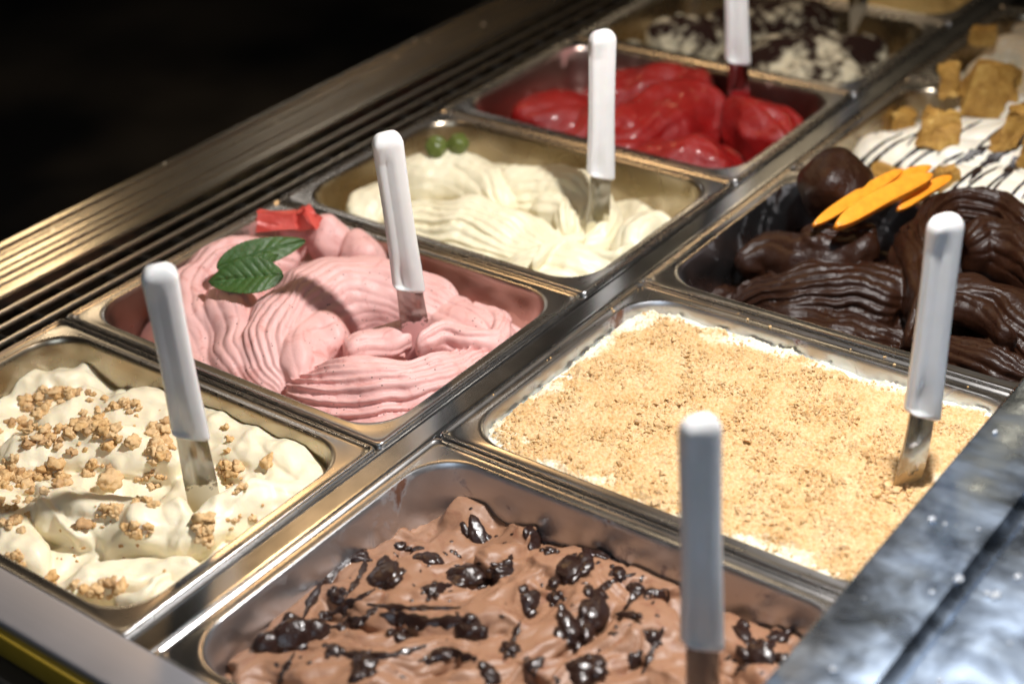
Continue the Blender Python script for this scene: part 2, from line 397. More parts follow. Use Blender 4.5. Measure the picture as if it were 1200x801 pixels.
# small drops of melt on the side rail
m, nt, b = new_mat('melt_drop'); b.inputs['Base Color'].default_value = (.75, .66, .5, 1); b.inputs['Roughness'].default_value = .15
bm = bmesh.new(); bmesh.ops.create_icosphere(bm, subdivisions=2, radius=1); dm = bpy.data.meshes.new('drop'); bm.to_mesh(dm); bm.free(); dm.materials.append(m)
dm.polygons.foreach_set('use_smooth', [True] * len(dm.polygons))
for i in range(15):
    y = RNG.uniform(-.05, 1.0); x = RNG.choice([-.497, -.492, -.476, -.512]) + RNG.uniform(-.003, .003)
    o = link('water_drop', dm); o.location = (x, y, {True: .0046, False: .0082}[x > -.505] - .0009 if x < -.489 else .0028); s = RNG.uniform(.0006, .0015); o.scale = (s, s * 1.3, s * .7)
    tag(o, 'tiny clear drop on the grooved steel side rail', 'drop', 'drops on the side rail')

# steel ledge in the right foreground, wet and scuffed
m, nt, b = new_mat('ledge_steel'); b.inputs['Metallic'].default_value = 1
v = coords(nt); n1 = noise(nt, v, 26, 5, .6, .4); n2 = noise(nt, coords(nt, (6, 26, 26)), 3.2, 4, .65, .8)
nt.links.new(ramp(nt, n2, [(.25, (.20, .26, .36)), (.50, (.31, .39, .51)), (.66, (.38, .47, .59)), (.85, (.56, .65, .80))]), b.inputs['Base Color'])  # blue of reflected daylight is painted into the steel's base colour
nt.links.new(ramp(nt, n1, [(.35, .22), (.7, .48)]), b.inputs['Roughness'])
bump(nt, b, [(n1, .25, .002), (noise(nt, v, 9, 3, .5), .4, .008)])
lg = empty('steel_ledge', (.45, .1, .0)); tag(lg, 'blurred blue grey steel ledge with wet spots in the right foreground', 'ledge')
X0 = .3735; Z0 = .05
prof = [(X0, Z0 - .055), (X0, Z0 - .003), (X0 + .001, Z0 - .001), (X0 + .003, Z0), (X0 + .052, Z0 + .001), (X0 + .056, Z0 - .003), (X0 + .060, Z0 - .004), (X0 + .064, Z0), (X0 + .125, Z0 + .002), (X0 + .129, Z0 - .003), (X0 + .133, Z0 - .003), (X0 + .137, Z0 + .002), (X0 + .26, Z0 + .002), (X0 + .26, Z0 - .055)]
o = link('ledge_top', extrude_y('ledge_top', [(x - .45, z) for x, z in prof], -.70, .9), m, lg)
m, nt, b = new_mat('water_bead'); b.inputs['Base Color'].default_value = (.9, .95, 1, 1); b.inputs['Roughness'].default_value = .05; b.inputs['Transmission Weight'].default_value = .6
dm2 = dm.copy(); dm2.materials.clear(); dm2.materials.append(m)
for i in range(70):
    x = X0 + RNG.uniform(.004, .12); y = RNG.uniform(-.40, .28); s = .0006 + .0026 * RNG.rand() ** 2.2
    o = link('water_bead', dm2); o.location = (x, y, Z0 + .0012); o.scale = (s, s * RNG.uniform(1, 1.6), s * .6)
    tag(o, 'glinting water bead on the blue grey steel ledge', 'water bead', 'water beads on the ledge')

# ------------------------------------------------------------------ pans
PM = {}
PM['warm'] = steel('pan_steel', base=(.42, .36, .27), r0=.2, r1=.34, stretch=(9, 160, 160))
PM['pink'] = steel('pan_steel_pink', base=(.46, .36, .31), r0=.22, r1=.38, stretch=(9, 160, 160), grime=.12, stain=(.45, .2, .18))
PM['choc'] = steel('pan_steel_choc', base=(.56, .58, .61), r0=.30, r1=.46, stretch=(9, 160, 160), grime=.25, stain=(.12, .055, .035))
PM['dark'] = steel('pan_steel_dark', base=(.50, .50, .52), r0=.18, r1=.4, stretch=(9, 160, 160), grime=.28, stain=(.02, .012, .01))
make_pan('L', 0, PM['warm'], 'steel pan holding cream white gelato with biscuit crumble, front left')
make_pan('L', 1, PM['pink'], 'steel pan holding pink gelato with the mint sprig')
make_pan('L', 2, PM['warm'], 'steel pan holding ivory gelato with two green berries')
make_pan('L', 3, PM['pink'], 'steel pan holding deep red sorbet')
make_pan('L', 4, PM['warm'], 'steel pan of cocoa dusted white gelato behind the red sorbet')
make_pan('L', 5, PM['warm'], 'farthest steel pan, holding golden yellow gelato at the top edge')
make_pan('R', 0, PM['choc'], 'steel pan holding milk chocolate gelato with dark sauce, in front')
make_pan('R', 1, PM['choc'], 'steel pan filled to the rim with biscuit crumb topped cream')
make_pan('R', 2, PM['dark'], 'steel pan holding dark chocolate gelato with orange slices')
make_pan('R', 3, PM['warm'], 'steel pan holding sauce striped white gelato with honeycomb chunks')
make_pan('R', 4, PM['warm'], 'steel pan holding cream swirls behind the honeycomb pan')

# ------------------------------------------------------------------ gelato: cream with crumble (front left)
G = {}
G['cream'] = gelato('cream_gelato', (.88, .78, .55), (.93, .86, .67), rough=.40, sss=.3, rad=(.006, .004, .0018))
R = opening('L', 0)
P = [fill(R, -.028, .003, 11, .07),
     ribbon([(350, 640, -18, 30, 16), (362, 590, -11, 34, 20), (320, 530, -9, 34, 22), (250, 488, -11, 34, 22), (150, 470, -11, 32, 20), (40, 480, -12, 32, 18)], 4, .0010, 1),
     ribbon([(110, 735, -18, 30, 16), (190, 705, -11, 34, 20), (290, 650, -8, 36, 22), (350, 600, -10, 26, 18)], 3, .0010, 2),
     ribbon([(255, 612, -4, 16, 14), (190, 600, 2, 20, 20), (110, 585, 3, 22, 22), (50, 575, -3, 18, 18), (30, 600, -8, 14, 14)], 3, .0010, 3, tip=(.5, .5)),
     ribbon([(45, 560, -4, 9, 12), (60, 590, -1, 9, 14), (100, 625, -6, 9, 12)], 2, .0008, 9),
     ribbon([(190, 622, -1, 9, 12), (225, 600, 4, 12, 15), (280, 575, 0, 15, 16), (345, 565, -6, 14, 14), (372, 580, -12, 10, 10)], 3, .0008, 4),
     ribbon([(-30, 560, -6, 24, 18), (10, 615, -5, 22, 20), (25, 665, -10, 18, 16)], 3, .0012, 5, tip=(1, .4)),
     ribbon([(50, 700, -12, 14, 12), (110, 668, -5, 17, 18), (175, 650, -3, 15, 17), (215, 660, -8, 12, 14), (235, 700, -14, 10, 10)], 2, .0008, 6, tip=(.6, .6)),
     ribbon([(0, 530, -8, 20, 14), (60, 505, -5, 22, 18), (150, 510, -5, 22, 18), (210, 540, -10, 14, 14)], 3, .0010, 7),
     ribbon([(-60, 480, -14, 30, 16), (-40, 560, -14, 30, 18), (-60, 640, -14, 30, 18)], 3, .001, 8),
     ribbon([(130, 700, -8, 6, 8), (165, 690, -5, 7, 9), (200, 668, -4, 6, 8)], 1, .0004, 10),
     blob(212, 606, 9, 14, 12, 13, 0, 3, .06)]
sculpt('cream', P, R, G['cream'], 'cream white gelato with smooth folds, scattered with golden biscuit crumble', -.040, voxel=.0012, seed=3, warp=((.045, .0024), (.014, .0004)))

# ------------------------------------------------------------------ pink
G['pink'] = gelato('pink_gelato', (.70, .39, .36), (.79, .48, .45), rough=.5, sss=.15, rad=(.003, .0015, .001), speck=210, spk=(.06, .03, .025), vein=(.64, .31, .28))
R = opening('L', 1)
P = [fill(R, -.042, .004, 21, .06),
     # left lobe: grooves arc over its crest and fan down its front
     ribbon([(345, 290, 12, 20, 30), (285, 278, 24, 30, 46), (232, 300, 24, 34, 50), (222, 350, 10, 34, 48), (245, 410, -12, 30, 34), (262, 440, -26, 24, 20)], 9, .0017, 11, fan=.2),
     ribbon([(310, 290, 16, 22, 30), (268, 320, 20, 28, 38), (270, 375, 8, 30, 38), (290, 430, -14, 26, 30)], 8, .0017, 12, power=.65),
     # knobs at the back
     blob(343, 280, 26, 14, 13, 20, 20, 4, .06), blob(385, 282, 30, 22, 17, 26, 30, 5, .06), blob(425, 300, 20, 22, 18, 24, 30, 6, .06),
     # large middle dome
     ribbon([(530, 350, -6, 30, 28), (455, 312, 16, 38, 42), (385, 305, 26, 44, 54), (330, 345, 20, 40, 52), (312, 405, -2, 32, 38), (325, 450, -22, 24, 22)], 17, .0007, 13, power=.8),
     ribbon([(395, 350, 10, 26, 30), (350, 385, 6, 24, 30), (345, 430, -6, 20, 26)], 4, .0010, 14),
     # front ridged fan
     ribbon([(345, 432, -14, 24, 22), (385, 430, -2, 34, 30), (440, 428, 2, 36, 34), (500, 425, -5, 34, 28), (560, 405, -13, 28, 22), (600, 382, -20, 16, 14)], 12, .0024, 15, power=.6, tip=(.35, 1), lean=.8),
     ribbon([(395, 478, -24, 22, 14), (455, 484, -21, 24, 14), (520, 464, -24, 20, 12)], 6, .002, 16),
     # curls round the blade
     ribbon([(486, 392, 2, 8, 11), (515, 378, 4, 10, 14), (555, 388, -1, 12, 16), (585, 385, -5, 11, 15), (585, 362, -6, 9, 13), (550, 350, -7, 9, 12)], 4, .0014, 17, power=.65),
     ribbon([(500, 340, -4, 26, 24), (560, 368, -6, 30, 28), (600, 400, -18, 20, 16)], 6, .0018, 19),
     ribbon([(400, 400, -4, 12, 12), (440, 385, 0, 15, 15), (480, 378, -3, 14, 12)], 4, .0012, 20, tip=(.5, .3))]
sculpt('pink', P, R, G['pink'], 'ridged pink gelato with dark specks heaped above its pan', -.060, seed=8, voxel=.00095, smooth=1, warp=((.05, .0018), (.015, .0002)))

# ------------------------------------------------------------------ ivory
G['ivory'] = gelato('ivory_gelato', (.80, .73, .51), (.86, .80, .60), rough=.38, sss=.12)
R = opening('L', 2)
P = [fill(R, -.038, .003, 31, .06),
     ribbon([(465, 196, 8, 26, 34), (515, 176, 20, 32, 44), (568, 190, 14, 28, 40), (590, 230, -4, 22, 24)], 7, .0014, 31),
     ribbon([(420, 250, -14, 18, 22), (432, 222, -4, 24, 28), (470, 205, 2, 22, 30)], 5, .0010, 40),
     # ridged central lobe, grooves running left-right
     ribbon([(440, 262, -18, 24, 22), (490, 245, -2, 36, 34), (550, 238, 6, 42, 40), (610, 262, -6, 36, 32), (655, 296, -22, 24, 18)], 14, .0018, 32, tip=(.6, 1), lean=.8),
     # right arch of curved grooves
     ribbon([(590, 202, 10, 22, 34), (640, 192, 18, 28, 44), (688, 212, 10, 28, 42), (695, 255, -12, 24, 28), (665, 280, -26, 18, 14)], 11, .0016, 34),
     ribbon([(625, 225, 2, 10, 18), (660, 232, 0, 12, 20), (664, 262, -12, 13, 18)], 5, .0016, 35),
     # front folds
     ribbon([(590, 308, -22, 18, 14), (650, 285, -10, 24, 22), (715, 295, -13, 24, 20), (765, 285, -20, 16, 14)], 8, .0022, 36),
     ribbon([(622, 302, -8, 6, 9), (645, 280, -5, 7, 10), (690, 270, -9, 7, 9)], 2, .001, 37),
     ribbon([(690, 288, -9, 7, 8), (720, 292, -7, 7, 9), (735, 275, -8, 7, 8)], 2, .001, 38),
     ribbon([(730, 290, -16, 18, 16), (745, 258, -1, 20, 24), (768, 250, -4, 18, 20), (790, 270, -18, 14, 14)], 3, .0010, 39),
     ribbon([(520, 312, -27, 22, 14), (600, 322, -22, 26, 16), (690, 320, -24, 24, 14)], 8, .0022, 41)]
sculpt('ivory', P, R, G['ivory'], 'ivory white gelato in wavy ridged swirls', -.055, seed=15, voxel=.0011, smooth=1, warp=((.05, .002), (.015, .0003)))

# ------------------------------------------------------------------ red sorbet
G['red'] = gelato('red_sorbet', (.17, .002, .003), (.34, .007, .005), rough=.42, sss=.25, rad=(.006, .001, .001), fine=1.0, coat=.25)
nt = G['red'].node_tree; v = coords(nt); bump(nt, nt.nodes['Principled BSDF'], [(noise(nt, v, 320, 4, .7), .8, .0012), (noise(nt, v, 60, 4, .6, 1.0), .8, .004)])
R = opening('L', 3)
P = [fill(R, -.042, .004, 41, .06),
     ribbon([(605, 135, -4, 26, 30), (650, 108, 14, 34, 44), (690, 120, 2, 28, 34), (690, 165, -20, 24, 20)], 6, .0016, 51),
     ribbon([(640, 165, -16, 20, 20), (680, 150, 0, 22, 28), (700, 110, 10, 20, 30)], 5, .0016, 56),
     ribbon([(680, 175, -14, 28, 28), (730, 132, 16, 44, 54), (790, 98, 18, 48, 56), (850, 108, 6, 40, 44)], 9, .0012, 52),
     ribbon([(735, 195, -18, 34, 28), (800, 165, 6, 48, 46), (860, 180, -6, 38, 34)], 7, .0010, 53),
     ribbon([(850, 115, 10, 22, 34), (890, 115, 14, 34, 44), (935, 155, -6, 28, 30)], 5, .0014, 54),
     ribbon([(690, 95, 6, 26, 36), (770, 78, 12, 34, 42), (840, 88, 8, 28, 36)], 6, .0012, 55)]
sculpt('red', P, R, G['red'], 'deep red sorbet in rough rounded mounds', -.062, seed=22, voxel=.0014, warp=((.06, .0030), (.02, .0003)))

# ------------------------------------------------------------------ white gelato under cocoa
def cocoa(nt, v, c):
    sp = N(nt, 'ShaderNodeSeparateXYZ'); nt.links.new(v, sp.inputs[0])
    g = N(nt, 'ShaderNodeNewGeometry'); sn = N(nt, 'ShaderNodeSeparateXYZ'); nt.links.new(g.outputs['Normal'], sn.inputs[0])
    nn = noise(nt, v, 30, 5, .7)
    a = N(nt, 'ShaderNodeMath', operation='MULTIPLY_ADD'); a.inputs[1].default_value = 7.0; a.inputs[2].default_value = .32; nt.links.new(sp.outputs[2], a.inputs[0])
    a2 = N(nt, 'ShaderNodeMath', operation='ADD'); nt.links.new(a.outputs[0], a2.inputs[0]); k_ = N(nt, 'ShaderNodeMath', operation='MULTIPLY_ADD'); k_.inputs[1].default_value = 2.2; k_.inputs[2].default_value = -.6; nt.links.new(nn, k_.inputs[0]); nt.links.new(k_.outputs[0], a2.inputs[1])
    return mix(nt, ramp(nt, a2.outputs[0], [(.56, 0.0), (.84, 1.0)]), c, (.022, .009, .006))
G['cocoa'] = gelato('cocoa_dusted_gelato', (.62, .55, .38), (.72, .65, .48), rough=.85, sss=.2, mask=cocoa, fine=1)
G['cocoa'].node_tree.nodes['Principled BSDF'].inputs['Specular IOR Level'].default_value = .15
R = opening('L', 4)
P = [fill(R, -.04, .005, 51, .05),
     ribbon([(760, 30, -4, 24, 24), (800, 20, 4, 26, 30), (850, 30, -8, 24, 24)], 4, .0014, 61),
     ribbon([(870, 60, -12, 30, 26), (930, 40, 10, 44, 44), (1000, 40, 6, 40, 40), (1040, 60, -14, 26, 26)], 4, .002, 62),
     ribbon([(900, 85, -20, 24, 18), (960, 70, -4, 30, 26), (1020, 78, -16, 24, 18)], 5, .0016, 63),
     ribbon([(830, 5, 4, 26, 30), (900, 0, 14, 34, 40), (980, 5, 8, 34, 38)], 3, .002, 64)]
sculpt('cocoa', P, R, G['cocoa'], 'white gelato mounds thickly dusted with dark cocoa powder', -.055, seed=33, voxel=.0018, warp=((.05, .002), (.015, .0003)))

G['yellow'] = gelato('yellow_gelato', (.62, .45, .16), (.72, .55, .25), rough=.45, sss=.3)
R = opening('L', 5)
P = [fill(R, -.012, .003, 61, .06), ribbon([(1000, 8, -6, 30, 14), (1060, -2, 0, 40, 20), (1110, 5, -6, 30, 14)], 9, .0018, 71), ribbon([(1030, -20, 0, 50, 20), (1080, -28, 4, 50, 22), (1130, -20, -2, 40, 16)], 9, .002, 72)]
sculpt('yellow', P, R, G['yellow'], 'golden yellow gelato with fine ridges in the farthest pan', -.03, seed=35, voxel=.0022)

# ------------------------------------------------------------------ milk chocolate with sauce (front)
G['milk'] = gelato('milk_chocolate_gelato', (.27, .135, .075), (.36, .195, .115), rough=.46, sss=.08, rad=(.004, .002, .001), vein=(.26, .12, .068))
R = opening('R', 0)
def dome(x, y):
    cx, cy = (R[0] + R[1]) / 2, (R[2] + R[3]) / 2
    return +.006 * np.clip(1 - ((x - cx) / .16) ** 2, 0, 1) * np.clip(1 - ((y - cy) / .125) ** 2, 0, 1)
P = [fill(R, -.035, .0030, 71, .05, dome)]
rs = np.random.RandomState(5)
for i, (px, py, ang, L) in enumerate([(330, 725, -35, 150), (400, 665, -30, 140), (430, 700, 4, 190), (485, 676, 8, 130), (540, 715, 6, 210), (640, 655, 14, 140), (480, 750, 4, 240), (620, 735, -28, 190),
                                      (660, 690, 14, 170), (700, 760, -35, 160), (740, 670, 22, 130), (760, 720, 25, 140), (340, 785, -10, 160), (440, 788, 2, 200), (570, 788, -8, 200),
                                      (790, 780, 60, 120), (880, 750, 28, 140), (900, 795, 25, 120), (590, 690, -30, 120), (400, 738, 5, 150)]):
    a = math.radians(ang); dx, dy = math.cos(a) * L / 2, math.sin(a) * L / 2; zz = -24 + 8 * math.exp(-((px - 560) / 260) ** 2 - ((py - 720) / 90) ** 2) + rs.uniform(-3, 3) - 7 * max(0, (672 - py) / 40) ** .7 * (px < 560)
    b1 = rs.uniform(-14, 14)
    P.append(ribbon([(px - dx, py - dy, zz - 3, 9, 9), (px - dx * .3, py - dy * .3 + b1, zz, 14 + rs.uniform(0, 8), 12), (px + dx * .4, py + dy * .4 - b1 * .6, zz + 1, 12 + rs.uniform(0, 8), 12), (px + dx, py + dy, zz - 3, 8, 9)],
                    int(rs.choice([4, 5, 6, 7])), .0013, 80 + i, power=.6))
def settle(co):
    """the heap sinks gently towards the walls"""
    e = np.minimum(np.minimum(R[3] - co[:, 1], co[:, 1] - R[2] + .02), np.minimum(co[:, 0] - R[0], R[1] - co[:, 0])); cap = -.027 + .016 * np.clip(e / .09, 0, 1)
    co[:, 2] = np.where(co[:, 2] > cap, cap + .28 * (co[:, 2] - cap), co[:, 2]); return co
sculpt('milk', P, R, G['milk'], 'milk chocolate gelato with soft folds streaked with dark sauce', -.058, seed=41, voxel=.0012, warp=((.045, .0035), (.014, .0006)), post=settle)

# ------------------------------------------------------------------ biscuit crumb pan
G['custard'] = gelato('white_cream', (.80, .75, .60), (.85, .81, .68), rough=.5, sss=.4)
R = opening('R', 1)
sculpt('custard', [fill(R, -.0105, .0006, 81, .05)], R, G['custard'], 'white cream filling its pan to the rim under the biscuit crumbs', -.03, seed=44, voxel=.0020, warp=((.05, .001),))
m, nt, b = new_mat('biscuit_crumb'); v = coords(nt)
c = ramp(nt, noise(nt, v, 30, 5, .7), [(.30, (.72, .52, .30)), (.5, (.64, .42, .19)), (.68, (.52, .30, .10))])
c2 = ramp(nt, noise(nt, v, 330, 3, .6), [(.38, (.76, .58, .35)), (.66, (.46, .25, .08))]); at = N(nt, 'ShaderNodeAttribute'); at.attribute_name = 'cover'; cv = N(nt, 'ShaderNodeMath', operation='ADD'); nt.links.new(at.outputs['Fac'], cv.inputs[0]); nt.links.new(noise(nt, v, 240, 4, .7), cv.inputs[1])
nt.links.new(mix(nt, ramp(nt, cv.outputs[0], [(.62, 0.0), (.92, 1.0)]), (.84, .76, .58), mix(nt, .5, c, c2)), b.inputs['Base Color'])
b.inputs['Roughness'].default_value = .8; b.inputs['Subsurface Weight'].default_value = .2; b.inputs['Subsurface Radius'].default_value = (.003, .0015, .0008); b.inputs['Subsurface Scale'].default_value = 1
bump(nt, b, [(noise(nt, v, 900, 3, .6), .8, .0008)]); M_CRUMB = m
x0, x1, y0, y1 = R; nx, ny = 400, 300
X, Y = np.meshgrid(np.linspace(x0 + .005, x1 - .001, nx), np.linspace(y0 + .006, y1 - .005, ny)); Pn = np.stack([X.ravel(), Y.ravel(), 0 * X.ravel()], 1)
qx = np.maximum(np.abs(Pn[:, 0] - (x0 + x1) / 2) - ((x1 - x0) / 2 - .036), 0); qy = np.maximum(np.abs(Pn[:, 1] - (y0 + y1) / 2) - ((y1 - y0) / 2 - .036), 0)
d = .036 - np.sqrt(qx ** 2 + qy ** 2)                                         # distance in from the basin wall
edge = np.clip((d - .004 + .0035 * SN(.03, 3)(Pn) + .0025 * SN(.009, 4)(Pn)) / .012, -1, 1)
hh = -.0105 + .0040 * edge + .0011 * SN(.05, 81)(Pn) + .00045 * SN(.008, 83)(Pn) + .00045 * SN(.0035, 85)(Pn) + .0003 * RNG.rand(len(Pn))
grain = np.clip(SN(.0045, 91, 30)(Pn) + .6 * SN(.03, 92)(Pn) - .6, 0, 2) * .0009; hh = hh + grain * (edge > 0)
Pn[:, 2] = hh; idx = np.arange(nx * ny).reshape(ny, nx); F = np.stack([idx[:-1, :-1], idx[:-1, 1:], idx[1:, 1:], idx[1:, :-1]], -1).reshape(-1, 4)
kp = (edge[F].max(1) > -.15); F = F[kp]
me = mesh_np('biscuit_crumbs', Pn, F); at = me.attributes.new('cover', 'FLOAT', 'POINT')
cover = np.clip((d - .004 + .006 * SN(.04, 7)(Pn)) / .022, 0, 1) * .75 + .10 * SN(.06, 8)(Pn) * (d < .05); at.data.foreach_set('value', cover.astype(np.float32))
top = link('biscuit_crumbs', me, M_CRUMB); tag(top, 'layer of golden biscuit crumbs covering the cream', 'crumbs', kind='stuff')
SURF['biscuit'] = BVHTree.FromPolygons([Vector(c) for c in Pn], [tuple(f) for f in F])
# loose grains on the layer
def lump(seed, sub=1, rough=.35, flat=1.0):
    bm = bmesh.new(); bmesh.ops.create_icosphere(bm, subdivisions=sub, radius=1)
    V = np.array([v.co[:] for v in bm.verts]); F = np.array([[v.index for v in f.verts] for f in bm.faces]); bm.free()
    V *= (1 + rough * SN(1.3, seed)(V) + rough * .5 * SN(.6, seed + 3)(V))[:, None]; V[:, 2] *= flat
    return V, F
protos = [lump(200 + i, 1, .3) for i in range(8)]
Vs, Fs, o = [], [], 0; r2 = np.random.RandomState(12); cl = SN(.035, 92); gcount = 0
while gcount < 8500:
    x = r2.uniform(x0 + .01, x1 - .01); y = r2.uniform(y0 + .01, y1 - .01); P1 = np.array([[x, y, 0]])
    if cl(P1)[0] * .6 < r2.rand() - .45: continue
    p, nrm = drop('biscuit', x, y)
    if p is None or min(x - x0, x1 - x, y - y0, y1 - y) < .030 * r2.rand(): continue
    V, F = protos[r2.randint(8)]; s = .0004 + .0012 * r2.rand() ** 2.6 + (.0016 if r2.rand() < .02 else 0)
    a = r2.uniform(0, 6.28); ca, sa = math.cos(a), math.sin(a); Rm = np.array([[ca, -sa, 0], [sa, ca, 0], [0, 0, 1]])
    W = (V * [s, s * r2.uniform(.7, 1.2), s * .8]) @ Rm.T + [x, y, p.z + s * .3]; Vs.append(W); Fs.append(F + o); o += len(V); gcount += 1
gm = mesh_np('biscuit_grains', np.vstack(Vs), np.vstack(Fs), False); at = gm.attributes.new('cover', 'FLOAT', 'POINT'); at.data.foreach_set('value', np.ones(len(gm.vertices), np.float32))
g = link('biscuit_grains', gm, M_CRUMB); tag(g, 'loose toasted biscuit grains strewn over the crumb layer', 'crumbs', kind='stuff')

# ------------------------------------------------------------------ dark chocolate
G['dark'] = gelato('dark_chocolate_gelato', (.017, .006, .003), (.032, .011, .005), rough=.32, sss=.05, rad=(.002, .001, .0005), fine=1.0, coat=.0)
G['dark'].node_tree.nodes['Principled BSDF'].inputs['Specular IOR Level'].default_value = .38
R = opening('R', 2)
P = [fill(R, -.050, .003, 91, .06),
     # low left fan, long grooves running left to right
     ribbon([(858, 350, -38, 12, 12), (895, 325, -24, 24, 24), (950, 315, -12, 32, 32), (1010, 310, -8, 36, 34), (1065, 325, -12, 34, 30)], 12, .0019, 101, power=.65, tip=(.8, .6), lean=.8),
     ribbon([(870, 345, -42, 16, 12), (930, 362, -34, 26, 18), (1000, 375, -32, 30, 18), (1060, 390, -36, 26, 14)], 7, .0018, 102, power=.65, lean=.6),
     ribbon([(870, 300, -22, 16, 20), (905, 272, -2, 22, 28), (950, 275, 2, 24, 30), (1000, 282, 2, 22, 26)], 3, .0016, 103),
     ribbon([(1010, 400, -40, 20, 12), (1070, 420, -38, 22, 14), (1130, 410, -30, 26, 16)], 6, .0015, 104),
     # the central stroke that cuts down between them
     ribbon([(1060, 262, 6, 20, 26), (1082, 300, 4, 20, 28), (1088, 345, -8, 18, 24), (1070, 390, -28, 14, 16)], 5, .0013, 105),
     # upper right coil
     ribbon([(1100, 290, 4, 18, 24), (1085, 250, 14, 22, 30), (1120, 222, 18, 24, 32), (1175, 228, 18, 26, 34), (1220, 262, 10, 26, 32)], 9, .0019, 106, power=.65, lean=.7),
     ribbon([(1130, 270, 12, 20, 26), (1170, 258, 16, 22, 28), (1215, 290, 8, 22, 28), (1240, 330, -4, 20, 24)], 7, .0013, 107, power=.65),
     # lower right coil
     ribbon([(1100, 370, -18, 16, 20), (1120, 330, -2, 22, 28), (1165, 330, 0, 26, 32), (1215, 365, -8, 26, 30), (1240, 400, -16, 24, 24)], 10, .0013, 108, power=.6),
     ribbon([(1095, 395, -28, 14, 16), (1150, 400, -18, 22, 22), (1210, 425, -20, 24, 22)], 5, .0018, 109, power=.65, lean=.6),
     ribbon([(1110, 345, 0, 10, 14), (1145, 350, 2, 10, 15), (1190, 385, -6, 10, 14)], 3, .0016, 110),
     # smooth ball at the back
     blob(978, 219, 52, 36, 34, 33, 20, 9, .022), ribbon([(935, 262, 10, 14, 20), (975, 268, 8, 20, 24), (1030, 262, 6, 20, 24)], 3, .0012, 111)]
sculpt('dark', P, R, G['dark'], 'glossy dark chocolate gelato in deep grooved coils with a smooth ball', -.066, seed=52, voxel=.0011, smooth=1, warp=((.05, .002), (.015, .0003)))

# ------------------------------------------------------------------ sauce striped white gelato
G['meringue'] = gelato('striped_white_gelato', (.78, .73, .60), (.84, .80, .70), rough=.4, sss=.4)
R = opening('R', 3)
P = [fill(R, -.035, .004, 95, .06),
     ribbon([(1000, 170, -18, 24, 22), (1060, 155, 4, 40, 36), (1130, 150, 12, 46, 42), (1200, 150, 12, 46, 42), (1260, 170, 0, 40, 34)], 5, .0014, 121),
     ribbon([(1040, 200, -14, 26, 22), (1100, 200, 2, 34, 30), (1170, 200, 8, 36, 34), (1240, 215, 2, 34, 30)], 5, .0014, 122),
     ribbon([(1120, 130, -6, 24, 28), (1160, 112, 4, 26, 30), (1220, 115, 8, 30, 34)], 4, .0014, 123)]
sculpt('striped', P, R, G['meringue'], 'white gelato striped with thin dark chocolate sauce', -.05, seed=61, voxel=.0016)
R = opening('R', 4)
G['beige'] = gelato('beige_gelato', (.70, .60, .42), (.78, .69, .52), rough=.42, sss=.3)
P = [fill(R, -.03, .004, 97, .06), ribbon([(1145, 80, -10, 22, 26), (1175, 50, 6, 26, 32), (1215, 50, 10, 30, 34), (1240, 85, 0, 26, 28)], 8, .0026, 131), ribbon([(1175, 22, -6, 26, 24), (1215, 14, 0, 30, 28), (1260, 20, 0, 30, 26)], 6, .002, 132)]
sculpt('beige', P, R, G['beige'], 'beige cream gelato in ridged swirls behind the honeycomb', -.045, seed=63, voxel=.0022)
# ------------------------------------------------------------------ crumble pieces on the cream gelato
def crumb_mesh(seed, sub=3):
    r = np.random.RandomState(seed); bm = bmesh.new(); bmesh.ops.create_icosphere(bm, subdivisions=sub, radius=1)
    V = np.array([v.co[:] for v in bm.verts]); F = np.array([[v.index for v in f.verts] for f in bm.faces]); bm.free()
    c = r.normal(size=(7, 3)); c /= np.linalg.norm(c, axis=1)[:, None]
    k = (1 - 1.1 * np.min(np.linalg.norm(V[:, None] - c[None], axis=2), axis=1)) * .42      # knobbly clusters
    V *= (.80 + np.clip(k, -.3, .5) + .17 * SN(1.1, seed + 1)(V) + .10 * SN(.4, seed + 2)(V))[:, None]; V *= [1, r.uniform(.75, 1), r.uniform(.6, .8)]
    return V, F
m, nt, b = new_mat('crumble'); v = coords(nt, obj=True)
inf = N(nt, 'ShaderNodeObjectInfo')
c = ramp(nt, noise(nt, v, 1.6, 4, .7), [(.3, (.80, .57, .30)), (.5, (.68, .42, .17)), (.72, (.46, .23, .07))])
c = mix(nt, ramp(nt, inf.outputs['Random'], [(0, 0.0), (1, .5)]), c, (.84, .66, .42)); c = mix(nt, ramp(nt, inf.outputs['Random'], [(.8, 0.0), (.95, .6)]), c, (.40, .19, .06)); nt.links.new(c, b.inputs['Base Color'])
b.inputs['Roughness'].default_value = .75; bump(nt, b, [(noise(nt, v, 5, 3, .7), .5, .0005)]); M_CRM = m
CM = []
for i in range(7):
    V, F = crumb_mesh(300 + i); me = mesh_np('biscuit_crumb', V, F, True); me.materials.append(M_CRM); CM.append(me)
r = np.random.RandomState(77)
def put(key, me, name, px, py, s, sink=.2, rot=None, sc=(1, 1, 1)):
    p, nrm = hit(key, px, py)
    if p is None: return None
    o = bpy.data.objects.new(name, me); COL.objects.link(o)
    o.location = p + Vector((0, 0, 1)) * s * (.55 - sink); o.rotation_euler = (r.uniform(-.4, .4), r.uniform(-.4, .4), r.uniform(0, 6.28)) if rot is None else rot
    o.scale = (s * sc[0], s * sc[1], s * sc[2]); return o
CG = 'biscuit crumble pieces on the cream gelato'
big = [(130, 566, 9.5, 'large brown biscuit lump lying in the spatula shadow on the cream gelato'), (68, 545, 7, 'dark brown biscuit lump left of the largest one on the cream gelato'),
       (127, 526, 6, 'oval golden biscuit lump just above the largest brown one'), (170, 700, 0, '')]
for px, py, s, lab in big:
    if s: tag(put('cream', CM[int(s) % 7], 'biscuit_crumb', px, py, s / 1000), lab, 'crumb', CG)
